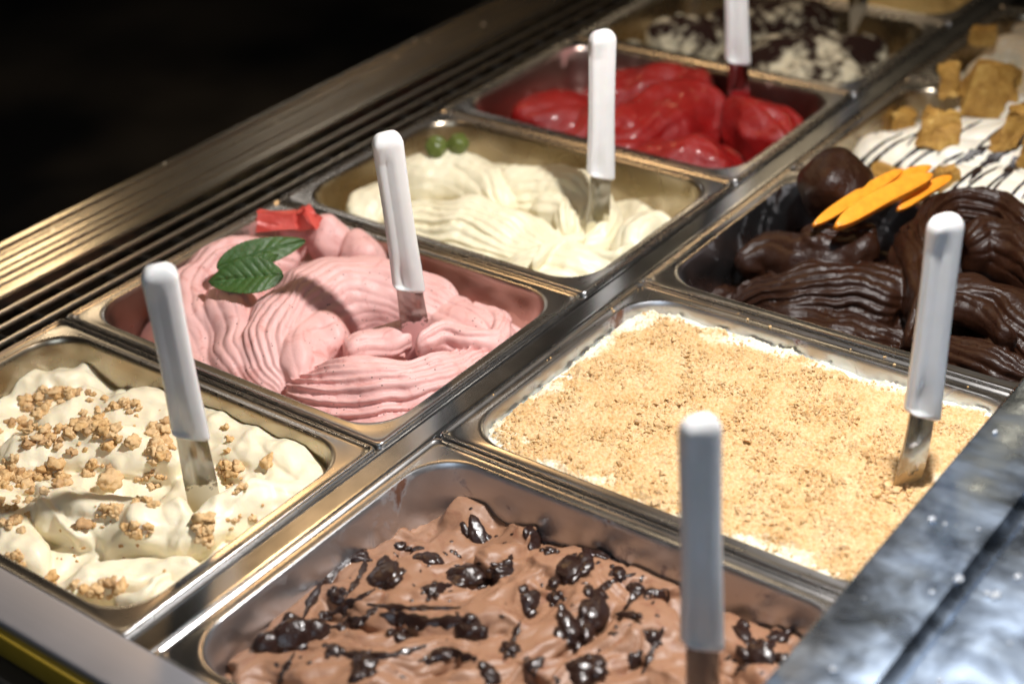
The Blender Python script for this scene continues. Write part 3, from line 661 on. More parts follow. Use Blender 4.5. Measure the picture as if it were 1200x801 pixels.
singles = [(156, 520, 5.5, 'round golden biscuit lump right of the oval one'), (142, 691, 5.5, 'single round biscuit lump near the front edge of the cream gelato'), (178, 722, 6.5, 'pale biscuit lump closest to the front right corner of the cream gelato'),
           (96, 722, 6, 'pale biscuit lump by the front rim of the cream pan'), (313, 545, 5, 'lone biscuit lump nearest the right wall of the cream pan'), (240, 612, 6.5, 'tall golden biscuit cluster just below the spatula blade'),
           (58, 682, 6, 'pale biscuit lump at the front left of the cream gelato'), (96, 617, 5, 'pale biscuit lump on the middle fold of the cream gelato'), (232, 592, 5, 'small biscuit cluster at the foot of the spatula blade')]
for px, py, s, lab in singles:
    o = put('cream', CM[int(px) % 7], 'biscuit_crumb', px, py, s / 850)
    if o: tag(o, lab, 'crumb', CG)
clusters = [(45, 475, 28, 10, 12, 3.6), (75, 462, 26, 7, 10, 3.6), (30, 500, 30, 8, 10, 3.4), (20, 560, 20, 22, 16, 3.6), (100, 500, 14, 10, 8, 3.6), (60, 515, 28, 10, 12, 3.4), (120, 505, 20, 10, 10, 3.2),
            (135, 475, 20, 10, 8, 2.6), (160, 483, 10, 5, 4, 2.2), (185, 510, 14, 16, 14, 3.6), (190, 535, 10, 8, 6, 3.6), (105, 550, 14, 8, 7, 2.6), (170, 560, 16, 8, 8, 2.4), (15, 610, 12, 16, 8, 3.0), (50, 560, 24, 12, 12, 3.2),
            (130, 600, 20, 8, 8, 2.8), (155, 625, 14, 8, 7, 2.6), (250, 530, 14, 10, 6, 3.0), (270, 550, 12, 8, 7, 3.4), (275, 572, 10, 4, 3, 2.2), (240, 622, 9, 14, 9, 3.0), (290, 610, 18, 8, 5, 2.0), (110, 690, 18, 10, 7, 3.0), (80, 715, 16, 10, 7, 3.2),
            (20, 655, 12, 10, 5, 2.4), (150, 500, 60, 40, 22, 1.2), (120, 640, 80, 50, 26, 1.1), (260, 570, 50, 40, 14, 1.1), (0, 580, 10, 30, 8, 3.2), (258, 509, 10, 8, 4, 2.2), (175, 590, 20, 6, 6, 2.6)]
specks = []
def region(px, py):
    if px > 235: return 'right of the spatula blade'
    if py < 490: return 'in the bank of crumbs along the back' if px < 105 else 'scattered along the back wall side'
    if py < 545: return 'in the pile at the left edge' if px < 60 else ('in the middle band of crumbs' if px < 150 else 'just left of the spatula handle end')
    if py < 610: return 'in the heap at the far left' if px < 60 else 'around the largest brown lump'
    return 'near the front left rim' if px < 100 else 'on the front folds'
for cx, cy, sx, sy, n, s in clusters:
    for i in range(int(n * (1.7 if s > 1.3 else .8))):
        px, py = cx + r.normal() * sx * .6, cy + r.normal() * sy * .6
        if px < -5 or (205 < px < 262 and 440 < py < 588): continue
        o = put('cream', CM[r.randint(7)], 'biscuit_crumb', px, py, s / 1000 * r.uniform(.5, 1.35) * 1.2)
        if o and s < 1.3: specks.append(o)
        elif o: tag(o, 'golden biscuit crumb on the cream gelato, ' + region(px, py), 'crumb', CG)

bpy.context.view_layer.update(); Vs, Fs, o_ = [], [], 0
for o in specks:
    V, F = lump(int(r.randint(999)), 1, .3); V = V * o.scale[0] + np.array(o.location); Vs.append(V); Fs.append(F + o_); o_ += len(V); bpy.data.objects.remove(o)
tag(link('crumb_specks', mesh_np('crumb_specks', np.vstack(Vs), np.vstack(Fs), False), M_CRM), 'fine golden crumb dust sprinkled over the cream gelato', 'crumbs', kind='stuff')
for i in range(16):
    px, py = 1050 + r.normal() * 12, 578 + r.normal() * 6
    o = put('biscuit', CM[r.randint(7)], 'biscuit_crumb', px, py, r.uniform(.0014, .0034))
    if o: tag(o, 'toasted crumb clump pushed up at the foot of the spatula in the biscuit pan', 'crumb', 'crumb clumps at the foot of the biscuit spatula')

for i in range(16):
    y_ = r.uniform(YR[1], YR[2]); x_ = GAP + r.uniform(.002, .011)
    if i % 2: x_, y_ = GAP + r.uniform(.03, .33), YR[2] - r.uniform(.003, .010)
    o = bpy.data.objects.new('biscuit_crumb', CM[r.randint(7)]); COL.objects.link(o); s_ = r.uniform(.0005, .0012); o.location = (x_, y_, .0012 + s_ * .5); o.scale = (s_,) * 3
    tag(o, 'stray biscuit crumb on the steel rim of the biscuit pan', 'crumb', 'stray crumbs on the biscuit pan rim')

# ------------------------------------------------------------------ dark sauce on the milk chocolate gelato
m, nt, b = new_mat('dark_sauce'); v = coords(nt); nt.links.new(mix(nt, noise(nt, v, 120, 3), (.016, .007, .005), (.034, .014, .010)), b.inputs['Base Color'])
b.inputs['Roughness'].default_value = .30; b.inputs['Coat Weight'].default_value = .10; b.inputs['Coat Roughness'].default_value = .05
bump(nt, b, [(noise(nt, v, 160, 3, .5), .6, .002)]); M_SAUCE = m
def drape(key, name, cx, cy, rx, ry, rot, h, seed, mat, rough=.3, nr=9, na=36):
    """a puddle or lump lying on the surface: radii in mm"""
    p0, _ = hit(key, cx, cy)
    if p0 is None: return None
    s1, s2, s3 = SN(1.4, seed), SN(.7, seed + 1), SN(.012, seed + 2); V = []; a = np.linspace(0, 2 * np.pi, na, endpoint=False)
    cir = np.stack([np.cos(a), np.sin(a), 0 * a], 1); rr = np.clip(1 + rough * s1(cir) + rough * .7 * s2(cir), .35, 2); ca, sa = math.cos(math.radians(rot)), math.sin(math.radians(rot))
    for j in range(nr + 1):
        t = j / nr
        for i in range(na if j else 1):
            ex, ey = rx / 1000 * rr[i] * t * math.cos(a[i]), ry / 1000 * rr[i] * t * math.sin(a[i]); x = p0.x + ca * ex - sa * ey; y = p0.y + sa * ex + ca * ey
            q, nn = drop(key, x, y); z = q.z if q is not None else p0.z
            hh = h / 1000 * math.sqrt(max(0, 1 - t * t)) * (1 + .35 * float(s3(np.array([[x, y, 0]]))[0])) - (.0012 if j == nr else 0)
            V.append((x, y, max(z, p0.z - .012) + hh))
    V = np.array(V); F = [(0, 1 + i, 1 + (i + 1) % na) for i in range(na)]
    for j in range(nr - 1):
        for i in range(na): A = 1 + j * na + i; B = 1 + j * na + (i + 1) % na; F.append((A, A + na, B + na, B))
    V -= np.array(p0); return link(name, mesh_py(name, V, F, True), mat, loc=p0)
def trail(key, name, pts, w, h, mat, n=60, wob=.3, seed=0):
    """thin line of sauce laid over the surface, pts in picture places, w and h in mm"""
    Q = catmull([(a, b_, 0) for a, b_ in pts], n); W = []; rw = np.random.RandomState(seed); ph = rw.uniform(0, 6, 3); last = None
    for i, (a, b_, _) in enumerate(Q):
        p, nn = hit(key, a, b_)
        if p is None: p = last
        if p is None: continue
        last = p; W.append(np.array(p))
    W = np.array(W)
    if len(W) < 6: return None
    for _ in range(2): W[1:-1] = (W[:-2] + 2 * W[1:-1] + W[2:]) / 4
    T = np.gradient(W, axis=0); T /= np.linalg.norm(T, axis=1)[:, None] + 1e-9; S = np.cross(T, [0, 0, 1]); S /= np.linalg.norm(S, axis=1)[:, None] + 1e-9
    V, F = [], []; m_ = 7; o0 = W[0].copy()
    for i in range(len(W)):
        t = i / (len(W) - 1); k = min(1, 4 * t + .2, 4 * (1 - t) + .15) * (1 + wob * math.sin(i * .35 + ph[0]) + wob * .6 * math.sin(i * .9 + ph[1])); ww = w / 1000 * k
        for j in range(m_):
            u = -1 + 2 * j / (m_ - 1); x, y = W[i][:2] + S[i][:2] * u * ww; q, _ = drop(key, x, y); z = q.z if q is not None else W[i][2]
            if abs(z - W[i][2]) > .006: z = W[i][2]
            V.append(np.array([x, y, z + h / 1000 * max(0, 1 - u * u) ** .5 - (.0008 if abs(u) > .99 else 0)]) - o0)
        if i:
            for j in range(m_ - 1): A = (i - 1) * m_ + j; F.append((A, A + 1, A + m_ + 1, A + m_))
    return link(name, mesh_py(name, V, F, True), mat, loc=Vector(o0))
def puddle(px, py, rx, ry, h, seed, name, sub, *_):
    p, nrm = hit('milk', px, py)
    if p is None: return None
    rl = np.random.RandomState(seed); Vl, Fl, o_ = [], [], 0
    for c_ in range(6 if sub == 3 else 2):                                # several merged drops make one lump
        V, F = lump(seed + c_, sub - (c_ > 0), .09); k_ = 1 if c_ == 0 else rl.uniform(.35, .7)
        a_ = rl.uniform(0, 6.28); Vl.append(V * np.array([rx, ry, h]) * .72 * k_ + np.array([math.cos(a_) * rx, math.sin(a_) * ry, .1 * h]) * (c_ > 0) * rl.uniform(.5, 1.0)); Fl.append(F + o_); o_ += len(V)
    V = np.vstack(Vl) / 1000; F = np.vstack(Fl)
    o = link(name, mesh_np(name, V, F), M_SAUCE); o.location = p - nrm * .0006
    o.rotation_euler = (Vector((0, 0, 1)).slerp(nrm, .8).to_track_quat('Z', 'Y').to_matrix() @ Matrix.Rotation(r.uniform(0, 6.28), 3, 'Z')).to_euler(); return o
for (px, py) in [(395, 700), (470, 640), (505, 690), (390, 760), (470, 745), (590, 668), (575, 790), (625, 780), (645, 645), (705, 650), (725, 670), (735, 720), (765, 745), (870, 740), (910, 745), (515, 765), (330, 700), (600, 760), (650, 700), (745, 775), (420, 655)]:
    sauce_extra = globals().setdefault('sauce_extra', []); sauce_extra.append((px, py))
SG = 'dark sauce lumps on the milk chocolate gelato'
sauce = [(345, 745, 11, 10, 6, 'knobbly dark sauce lump nearest the left wall of the milk chocolate pan'), (452, 672, 11, 9, 5, 'large dark sauce lump with a long tail, upper left of the milk chocolate gelato'),
         (500, 655, 7, 7, 4, 'round dark sauce lump between two bigger ones at the back of the milk chocolate'), (545, 672, 12, 9, 6, 'widest dark sauce pool in the middle back of the milk chocolate gelato'),
         (550, 742, 8, 8, 6, 'glossy dark sauce lump in the centre of the milk chocolate gelato'), (427, 778, 7, 7, 5, 'dark sauce lump with a bright glint near the front of the milk chocolate'),
         (625, 632, 8, 6, 4, 'dark sauce lump against the back right wall of the milk chocolate pan'), (620, 703, 7, 6, 4, 'dark sauce lump in a hollow right of the centre of the milk chocolate'),
         (668, 665, 10, 7, 4, 'flat dark sauce patch right of the back of the milk chocolate gelato'), (668, 735, 6, 10, 4, 'upright dark sauce lump left of the spatula in the milk chocolate'),
         (700, 718, 12, 7, 5, 'glossy branching dark sauce pool left of the spatula in the milk chocolate'), (680, 785, 8, 8, 5, 'dark sauce lump at the front centre edge of the picture'),
         (892, 768, 9, 6, 4, 'dark sauce patch right of the spatula in the milk chocolate'), (745, 690, 5, 5, 3, 'small dark sauce spot behind the spatula in the milk chocolate'), (560, 628, 12, 5, 3, 'thin dark sauce smear along the back edge of the milk chocolate')]
for i, (px, py, rx, ry, h, lab) in enumerate(sauce):
    o = puddle(px, py, rx * 1.75, ry * 1.7, h * 1.6, 400 + i * 5, 'sauce_lump', 3, 12, 48)
    if o: tag(o, lab, 'sauce lump', SG)
for i, (px, py) in enumerate(sauce_extra):
    o = puddle(px, py, r.uniform(6, 12), r.uniform(4.5, 8), r.uniform(3.5, 5.5), 900 + i * 7, 'sauce_lump', 3)
    nb_ = min(sauce, key=lambda s_: math.hypot(s_[0] - px, s_[1] - py)); dx_, dy_ = px - nb_[0], py - nb_[1]; wh = ('right of' if dx_ > 0 else 'left of') if abs(dx_) > abs(dy_) else ('in front of' if dy_ > 0 else 'behind')
    if o: tag(o, ' '.join(('medium sauce lump ' + wh + ' the ' + nb_[5]).split()[:16]), 'sauce lump', SG)
for i in range(110):
    a = sauce[r.randint(len(sauce))]; px, py = a[0] + r.normal() * 26, a[1] + r.normal() * 16
    o = puddle(px, py, r.uniform(1.6, 5.0), r.uniform(1.4, 2.8), r.uniform(1, 2.2), 600 + i, 'sauce_spot', 2, 0, 0)
    if o: tag(o, 'small dark sauce spot on the milk chocolate gelato', 'sauce spot', 'small sauce spots on the milk chocolate gelato')
trails = [((355, 725), (372, 690), (395, 665), (440, 635)), ((365, 735), (400, 712), (440, 690)), ((352, 685), (380, 668), (410, 655)), ((385, 735), (420, 728), (445, 708)), ((430, 640), (425, 668), (405, 700)),
          ((430, 708), (480, 712), (540, 712)), ((445, 720), (500, 728), (560, 724)), ((500, 705), (510, 690), (530, 685)), ((395, 765), (450, 768), (500, 756)), ((560, 690), (590, 668), (600, 650)),
          ((690, 650), (715, 640), (735, 648)), ((690, 700), (720, 680), (745, 672)), ((730, 715), (755, 692), (785, 700)), ((490, 775), (530, 765), (560, 772)), ((610, 728), (600, 752), (590, 775)), ((860, 790), (885, 768), (915, 745)), ((752, 790), (765, 760), (778, 735)), ((345, 765), (330, 790), (325, 805))]
for i, tp in enumerate(trails):
    o = trail('milk', 'sauce_trail', tp, 2.6 if i % 3 else 4.0, 1.2, M_SAUCE, seed=i)
    nb_ = min(sauce, key=lambda s_: math.hypot(s_[0] - tp[1][0], s_[1] - tp[1][1]))
    dx_, dy_ = tp[1][0] - nb_[0], tp[1][1] - nb_[1]; wh = ('right of' if dx_ > 0 else 'left of') if abs(dx_) > abs(dy_) else ('in front of' if dy_ > 0 else 'behind')
    if o: tag(o, ' '.join((('thin', 'thick', 'wavy')[i % 3] + ' sauce trail ' + wh + ' the ' + ' '.join(nb_[5].split()[:9])).split()[:16]), 'sauce trail', 'thin sauce trails on the milk chocolate gelato')

# ------------------------------------------------------------------ mint sprig
m, nt, b = new_mat('mint_leaf'); v = coords(nt)
nt.links.new(mix(nt, noise(nt, v, 90, 4), (.026, .068, .012), (.062, .135, .030)), b.inputs['Base Color']); b.inputs['Roughness'].default_value = .5; b.inputs['Subsurface Weight'].default_value = .1; b.inputs['Subsurface Scale'].default_value = .002
bump(nt, b, [(noise(nt, v, 320, 3), .6, .001)]); M_MINT = m
def leaf(parent, base, tipp, width, tilt, sag, seed):
    """serrated, veined leaf from base to tip, (px, py, height in m); tilt turns its face towards the front"""
    p0 = Vector(pt(*base)); p1 = Vector(pt(*tipp)); ax = (p1 - p0); L = ax.length; ax.normalize(); s0 = ax.cross(Vector((0, 0, 1))).normalized(); u0 = s0.cross(ax)
    a_ = math.radians(tilt); side = s0 * math.cos(a_) + u0 * math.sin(a_); up = side.cross(ax)
    if up.z < 0: up = -up
    nu, nv = 84, 33; V = []
    for i in range(nu + 1):
        t = i / nu; env = math.sin(math.pi * t ** .8) ** .7; w = width / 1000 * env * (1 + .045 * (1 - (t * 19 % 1))) + .0002
        for j in range(nv):
            s_ = -1 + 2 * j / (nv - 1); a = abs(s_); vein = abs(math.sin(math.pi * (t * 8 - a * 1.5))) ** .45
            z = .0014 * vein * env * (1 - a * .5) + .22 * a * w - .0012 * math.exp(-(s_ * 11) ** 2) + sag / 1000 * math.sin(math.pi * t) + .0012 * math.sin(7 * t + 3 * s_ + seed)
            V.append(p0 + ax * (L * t) + side * (s_ * w) + up * z - parent.location)
    F = [(i * nv + j, i * nv + j + 1, (i + 1) * nv + j + 1, (i + 1) * nv + j) for i in range(nu) for j in range(nv - 1)]
    o = link('leaf', mesh_py('leaf', V, F, True), M_MINT, parent); sd = o.modifiers.new('t', 'SOLIDIFY'); sd.thickness = .0004
    return o
ms = empty('mint_sprig', Vector(pt(300, 320, .024))); tag(ms, 'green mint sprig lying on the pink gelato', 'mint')
leaf(ms, (332, 322, .031), (244, 330, .029), 15.5, 42, 2, 1)
leaf(ms, (254, 313, .033), (358, 282, .040), 12.5, -42, 2, 3)
leaf(ms, (288, 316, .036), (326, 298, .038), 6, -42, 1, 2)

# ------------------------------------------------------------------ red fruit wedges
m, nt, b = new_mat('red_fruit'); v = coords(nt); nt.links.new(mix(nt, noise(nt, v, 90, 4), (.50, .045, .035), (.66, .12, .09)), b.inputs['Base Color'])
b.inputs['Roughness'].default_value = .4; b.inputs['Subsurface Weight'].default_value = .3; b.inputs['Subsurface Radius'].default_value = (.004, .001, .001); b.inputs['Subsurface Scale'].default_value = 1; bump(nt, b, [(noise(nt, v, 260, 3), .5, .001)]); M_FRUIT = m
def chunk(name, poly, h, mat, loc, rot, seed, noise_a=.03, bev=.0008, sub=2, taper=.9):
    """cut piece: outline poly (mm) raised to h mm, edges softened, surface uneven"""
    bm = bmesh.new(); lo = [bm.verts.new((x / 1000, y / 1000, 0)) for x, y in poly]; hi = [bm.verts.new((x / 1000 * taper, y / 1000 * taper, h / 1000)) for x, y in poly]; n = len(poly)
    bm.faces.new(lo[::-1]); bm.faces.new(hi)
    for i in range(n): bm.faces.new((lo[i], lo[(i + 1) % n], hi[(i + 1) % n], hi[i]))
    bmesh.ops.bevel(bm, geom=bm.edges[:], offset=bev, segments=2, affect='EDGES'); bmesh.ops.triangulate(bm, faces=bm.faces[:])
    if sub: bmesh.ops.subdivide_edges(bm, edges=bm.edges[:], cuts=sub, use_grid_fill=True)
    V = np.array([v.co[:] for v in bm.verts]); sz = max(h, 10) / 1000
    dn = vnoise(V, sz * .6, seed) * noise_a * sz + vnoise(V, sz * .2, seed + 9) * noise_a * .5 * sz
    for v_, d_ in zip(bm.verts, dn): v_.co += Vector(d_)
    me = bpy.data.meshes.new(name); bm.to_mesh(me); bm.free(); me.polygons.foreach_set('use_smooth', [True] * len(me.polygons)); me.set_sharp_from_angle(angle=math.radians(38))
    o = link(name, me, mat); o.location = loc; o.rotation_euler = [math.radians(a) for a in rot]; return o
o = chunk('fruit_piece', [(-19, -6), (18, -7), (19, 6), (-18, 7)], 15, M_FRUIT, pt(326, 268, .026), (-14, 4, 40), 1, .07); tag(o, 'longer red fruit piece at the back of the pink gelato', 'fruit piece')
o = chunk('fruit_piece', [(-10, -8), (11, -9), (12, 7), (-8, 9)], 18, M_FRUIT, pt(364, 264, .026), (10, -18, 10), 2, .08, taper=.5); tag(o, 'pointed red fruit piece at the back of the pink gelato', 'fruit piece')

# green berries on the ivory gelato
m, nt, b = new_mat('green_berry'); v = coords(nt); nt.links.new(mix(nt, noise(nt, v, 150, 4), (.07, .10, .018), (.14, .17, .04)), b.inputs['Base Color']); b.inputs['Roughness'].default_value = .35; bump(nt, b, [(noise(nt, v, 200, 3), .5, .001)])
for px, py, lab, sd in ((512, 177, 'left of two round green berries on the ivory gelato', 1), (538, 171, 'right of two round green berries on the ivory gelato, with a dimple', 2)):
    V, F = lump(700 + sd, 4, .05); rr_ = np.linalg.norm(V[:, :2], axis=1); V[:, 2] -= .35 * np.exp(-(rr_ / .22) ** 2) * (V[:, 2] > 0); V *= .0105
    o = link('green_berry', mesh_np('green_berry', V, F), m); p = next((h_ for h_ in (hit('ivory', px, py + k_)[0] for k_ in range(2, 40)) if h_ is not None)) + Vector((0, 0, .006)); o.location = p; o.rotation_euler = (.5, .3, sd); tag(o, lab, 'berry', 'green berries on the ivory gelato')

# ------------------------------------------------------------------ orange slices
m, nt, b = new_mat('orange_peel'); v = coords(nt); nt.links.new(mix(nt, noise(nt, v, 150, 4), (.80, .22, .010), (.98, .44, .04)), b.inputs['Base Color']); b.inputs['Roughness'].default_value = .38; b.inputs['Subsurface Weight'].default_value = .3; b.inputs['Subsurface Radius'].default_value = (.005, .002, .0005); b.inputs['Subsurface Scale'].default_value = 1
bump(nt, b, [(noise(nt, v, 700, 2), .5, .0006)]); M_OR = m
def orange_slice(a, za, b_, zb, W, th, bow, tilt, label):
    """a thin curved slice: runs from picture place a (height za mm) to b, W wide, th thick, bowed along its length"""
    A = Vector(pt(*a, za / 1000)); B = Vector(pt(*b_, zb / 1000)); d_ = (B - A); L = d_.length; d_.normalize()
    s0 = Vector((0, 0, 1)).cross(d_).normalized(); u0 = d_.cross(s0); w_ = (s0 * math.cos(math.radians(tilt)) + u0 * math.sin(math.radians(tilt))); t_ = d_.cross(w_)
    if t_.z < 0: t_ = -t_
    n = 44; m_ = 24; V = []; W /= 1000; th /= 1000; bow /= 1000
    for i in range(n + 1):
        t = i / n; k = max(.04, (1 - abs(2 * t - 1) ** 3.2)) ** .5; c = A + d_ * (L * t) + w_ * (bow * math.sin(math.pi * t)) - A
        for j in range(m_):
            an = 2 * math.pi * j / m_; x = math.copysign(abs(math.cos(an)) ** .28, math.cos(an)) * W / 2 * k; y = math.copysign(abs(math.sin(an)) ** .28, math.sin(an)) * th / 2 * (.5 + .5 * k)
            V.append(c + w_ * x + t_ * (y + .0002 * math.sin(t * 9)))
    F = [(i * m_ + j, i * m_ + (j + 1) % m_, (i + 1) * m_ + (j + 1) % m_, (i + 1) * m_ + j) for i in range(n) for j in range(m_)] + [tuple(range(m_))[::-1], tuple(range(n * m_, (n + 1) * m_))]
    me = mesh_py('orange_slice', V, F, True); o = link('orange_slice', me, M_OR, loc=A); tag(o, label, 'orange slice', 'orange slices on the dark chocolate'); return o
orange_slice((953, 264), 20, (1056, 200), 30, 11, 8, 1, 35, 'leftmost thin orange slice leaning against the dark chocolate ball')
orange_slice((1000, 240), 18, (1090, 196), 24, 12, 8, 3, 35, 'upper orange slice behind the widest one on the dark chocolate')
orange_slice((979, 266), 26, (1091, 206), 34, 16, 11, 3, 30, 'widest orange slice lying in front on the dark chocolate')
orange_slice((1052, 246), 16, (1114, 208), 22, 11, 8, 2, 35, 'short orange slice at the right end of the fan of slices')

# ------------------------------------------------------------------ honeycomb chunks
m, nt, b = new_mat('honeycomb'); v = coords(nt)
vo = N(nt, 'ShaderNodeTexVoronoi'); vo.inputs['Scale'].default_value = 420; nt.links.new(v, vo.inputs['Vector'])
n1 = noise(nt, v, 70, 5, .7); nt.links.new(ramp(nt, n1, [(.3, (.26, .12, .02)), (.5, (.46, .25, .05)), (.7, (.62, .40, .11))]), b.inputs['Base Color']); b.inputs['Roughness'].default_value = .6
bump(nt, b, [(vo.outputs['Distance'], .9, .0015), (n1, .5, .003)]); M_HC = m
hc = [(1056, 142, [(-13, -10), (11, -11), (13, 9), (-8, 11)], 28, (10, 8, 20), 6, 'small honeycomb chunk at the left end, standing on the white gelato'),
      (1097, 158, [(-20, -9), (20, -11), (22, 8), (0, 13), (-17, 10)], 36, (-8, 6, 35), 8, 'squarish honeycomb chunk second from the left on the striped gelato'),
      (1152, 122, [(-28, -10), (27, -12), (32, 10), (-24, 12)], 56, (-6, 14, 40), 12, 'largest honeycomb block with a flat face and broken top'),
      (1112, 112, [(-10, -9), (10, -10), (11, 9), (-10, 10)], 34, (4, -4, 20), 8, 'narrow honeycomb chunk touching the left side of the largest block'),
      (1172, 160, [(-10, -8), (11, -9), (10, 9), (-8, 10)], 46, (4, 22, 30), 10, 'upright slim honeycomb chunk in front of the largest block'),
      (1106, 204, [(-11, -8), (12, -9), (11, 8), (-10, 9)], 20, (8, 0, 50), 4, 'small honeycomb chunk just behind the orange slices'),
      (1040, 194, [(-16, -9), (16, -10), (16, 8), (-14, 9)], 14, (-4, 6, -15), 2, 'flat honeycomb chunk peeking over the dark chocolate ball'),
      (1205, 180, [(-10, -8), (12, -9), (12, 9), (-9, 8)], 26, (5, 5, 10), 8, 'honeycomb chunk cut by the right edge of the picture, lower one'),
      (1205, 130, [(-10, -8), (12, -9), (12, 9), (-9, 8)], 22, (-5, 8, 60), 10, 'honeycomb chunk cut by the right edge of the picture, upper one'),
      (1150, 50, [(-16, -9), (16, -9), (15, 9), (-14, 9)], 18, (8, 4, 25), 14, 'blurred flat honeycomb chunk behind the largest block')]
for i, (px, py, poly, h, rot, z, lab) in enumerate(hc):
    key = 'striped' if i < 9 else 'beige'; p, _ = hit(key, px, py + 8)
    loc = Vector(pt(px, py, z / 1000)) if p is None else p - Vector((0, 0, .006))
    o = chunk('honeycomb_chunk', poly, h, M_HC, loc, rot, 800 + i * 3, .045, .0014, 3, .85); tag(o, lab, 'honeycomb', 'honeycomb chunks on the striped gelato')
M_STRIPE = simple('dark_stripe', (.016, .007, .005), .4)
for i in range(17):
    x0_ = 1003 + 12 * i + r.uniform(-2, 2); y0_ = 196 + .35 * (12 * i) * (i < 9) + 36 * (i >= 9) + r.uniform(-3, 3) - (46 if i % 3 == 2 else 0); k_ = r.uniform(.8, 1.25)
    o = trail('striped', 'sauce_stripe', ((x0_, y0_), (x0_ + 14 * k_, y0_ - 16 * k_), (x0_ + 34 * k_, y0_ - 32 * k_), (x0_ + 58 * k_, y0_ - 44 * k_)), r.uniform(1.3, 2.0), 1.3, M_STRIPE, 50, .15, i)
    if o: tag(o, 'thin dark chocolate stripe on the white gelato among honeycomb, ' + ('left of' if i < 8 else 'right of') + ' the orange slices', 'sauce stripe', 'sauce stripes on the white gelato')
for i, tp in enumerate([((1135, 215), (1150, 195), (1175, 180), (1205, 165)), ((1175, 205), (1190, 190), (1210, 180)), ((1130, 190), (1140, 180), (1160, 172))]):
    o = trail('striped', 'sauce_stripe', tp, 3.4, 1.4, M_STRIPE, 60, .3, 50 + i)
    if o: tag(o, 'thick dark chocolate streak right of the orange slices', 'sauce stripe', 'thick sauce streaks on the white gelato')

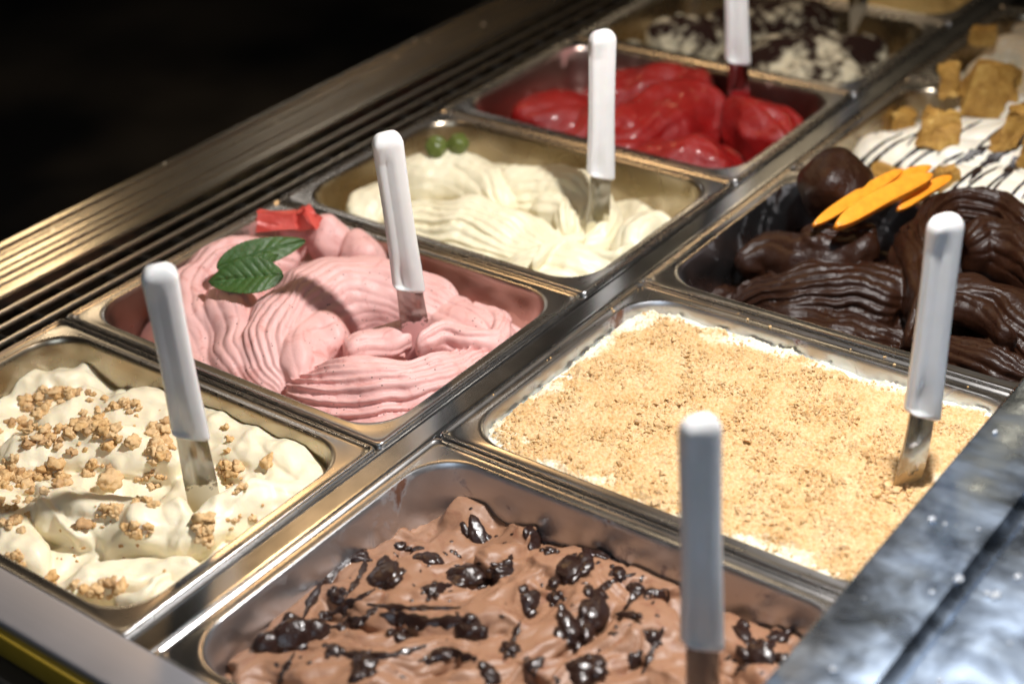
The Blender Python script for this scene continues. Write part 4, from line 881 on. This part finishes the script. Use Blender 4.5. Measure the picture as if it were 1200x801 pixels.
# ------------------------------------------------------------------ spatulas
m, nt, b = new_mat('white_plastic'); v = coords(nt); nt.links.new(mix(nt, noise(nt, v, 40, 3), (.70, .70, .69), (.82, .82, .82)), b.inputs['Base Color']); b.inputs['Roughness'].default_value = .22; b.inputs['Subsurface Weight'].default_value = .15; b.inputs['Subsurface Scale'].default_value = .003
b.inputs['Coat Weight'].default_value = .25; bump(nt, b, [(noise(nt, v, 130, 3), .08, .001)]); M_WHITE = m
SMEAR = lambda n, c: steel('blade_steel_' + n, base=(.34, .33, .32), r0=.10, r1=.24, stretch=(120, 120, 8), residue=c)
M_BLADE = steel('blade_steel', base=(.58, .56, .53), r0=.12, r1=.28, stretch=(120, 120, 8), grime=.02, stain=(.6, .5, .4))
def spatula(B, T, face, label, curve=0.0, blade_w=11.5, L=None, smear=None):
    """B where the blade enters the gelato, T handle top, face = direction the broad face looks"""
    B = Vector(B); T = Vector(T); ax = (T - B).normalized(); tot = (T - B).length; f = Vector(face); f = (f - ax * f.dot(ax)).normalized(); s_ = f.cross(ax).normalized()
    root = empty('gelato_spatula'); root.matrix_world = Matrix(((s_.x, f.x, ax.x, B.x), (s_.y, f.y, ax.y, B.y), (s_.z, f.z, ax.z, B.z), (0, 0, 0, 1)))
    tag(root, label, 'spatula', 'white handled gelato spatulas')
    H = L or .140; z0 = tot - H; n = 90; m_ = 56; V = []
    for i in range(n + 1):
        t = i / n; z = z0 + H * t
        a = .0128 - .0022 * math.sin(math.pi * min(1, t * 1.05)) ** 1.0 * .5 - .0008 * t; bb = .0078 - .0006 * t
        k = 1.0
        if t > .92: k = math.sqrt(max(0, 1 - ((t - .92) / .08) ** 2)) * .999 + .001
        if t < .02: k = min(k, .86 + .14 * math.sqrt(max(0, 1 - (1 - t / .02) ** 2)))
        kx = 1 - (1 - k) * .9 if t > .92 else k
        if i == n: kx = .02; k = .02
        for j in range(m_):
            A = 2 * math.pi * j / m_; cx, sy = math.cos(A), math.sin(A); e = .52
            x = a * kx * math.copysign(abs(cx) ** e, cx); y = bb * k * math.copysign(abs(sy) ** e, sy)
            if sy > 0:                                             # broad face: a shallow step down on the right two fifths, and a thumb scoop
                st = 1 / (1 + math.exp(-(x / a - .22) * 40)); y -= .0030 * st * (1 if .03 < t else t / .03) * min(1, max(0, (.94 - t) / .12))
                y -= .0020 * math.exp(-(((x / a - .45) / .35) ** 2)) * math.exp(-(((t - .10) / .10) ** 2))
            zz = z - (0.005 * (-x / a) * max(0, 1 - t / .12) if t < .12 else 0)
            V.append((x, y, zz))
    F = [(i * m_ + j, i * m_ + (j + 1) % m_, (i + 1) * m_ + (j + 1) % m_, (i + 1) * m_ + j) for i in range(n) for j in range(m_)]
    F += [tuple(range(m_))[::-1], tuple(range(n * m_, (n + 1) * m_))]
    link('handle', mesh_py('handle', V, F, True), M_WHITE, root)
    V, F = [], []; nb = 30; th = .0009; w = blade_w / 1000
    for i in range(nb + 1):
        t = i / nb; z = -.032 + (z0 + .012 + .032) * t; u = 1 - t
        off = curve * (u ** 2.2); ww = w * (.86 + .14 * min(1, u * 2)) * (1 - .12 * (u > .98))
        for x, y in ((-ww, -th), (-ww + .0006, -th * 1.5), (ww - .0006, -th * 1.5), (ww, -th), (ww, th), (ww - .0006, th * 1.5), (-ww + .0006, th * 1.5), (-ww, th)): V.append((x, y + off, z))
        if i: F += [((i - 1) * 8 + j, (i - 1) * 8 + (j + 1) % 8, i * 8 + (j + 1) % 8, i * 8 + j) for j in range(8)]
    F += [tuple(range(8))[::-1], tuple(range(nb * 8, nb * 8 + 8))]
    me = mesh_py('blade', V, F, True); me.set_sharp_from_angle(angle=math.radians(40)); link('blade', me, M_BLADE if smear is None else smear, root)
    return root
toc = lambda deg: (math.sin(math.radians(deg)) , -math.cos(math.radians(deg)), .0)      # 39 deg looks straight at the camera
def solve(px, py, B, L):
    """the point seen at px,py that lies L from B (the nearer to upright of the two)"""
    d_ = CW + CR * (px - 600) / FPX - CU * (py - 400.5) / FPX; d_ /= np.linalg.norm(d_); oc = CAM - B; b_ = oc @ d_; c_ = oc @ oc - L * L; D = max(0, b_ * b_ - c_); return CAM + d_ * (-b_ - math.sqrt(D))
for base, z, top, face, L, curve, lab, H in [((238, 580), -.006, (184, 309), 52, .198, .0, 'white handled spatula standing in the cream gelato with crumble', .142), ((487, 388), -.006, (452, 154), 54, .190, .0, 'white handled spatula standing in the pink gelato', .146),
                                    ((703, 272), -.020, (706, 34), 62, .200, -.016, 'white handled spatula with a bent blade standing in the ivory gelato', .142), ((866, 115), .0, (861, -72), 50, .192, .0, 'white handled spatula in the red sorbet, its top cut off by the picture edge', .145),
                                    ((1070, 570), -.006, (1110, 249), 62, .200, -.016, 'white handled spatula standing in the biscuit crumb pan', .145), ((824, 848), -.030, (820, 484), 60, .205, .0, 'blurred white handled spatula in the front milk chocolate gelato', .150),
                                    ((1006, 14), .004, (1000, -150), 50, .19, .0, 'spatula in the cocoa dusted gelato, only its blade tip in view', .145)]:
    w_ = [w for w in ('cream gelato', 'pink', 'ivory', 'red', 'biscuit', 'milk', 'cocoa') if w in lab.replace('milk chocolate', 'milk')][0]
    cs = {'cream gelato': (.85, .78, .6), 'pink': (.7, .38, .36), 'ivory': (.82, .76, .55), 'red': (.3, .008, .01), 'biscuit': (.62, .42, .2), 'milk': (.26, .13, .08), 'cocoa': (.5, .42, .3)}[w_]
    B = pt(*base, z); T = solve(*top, B, L); spatula(B, T, toc(face), lab, curve, 11.5, H, SMEAR(w_.split()[0], cs))
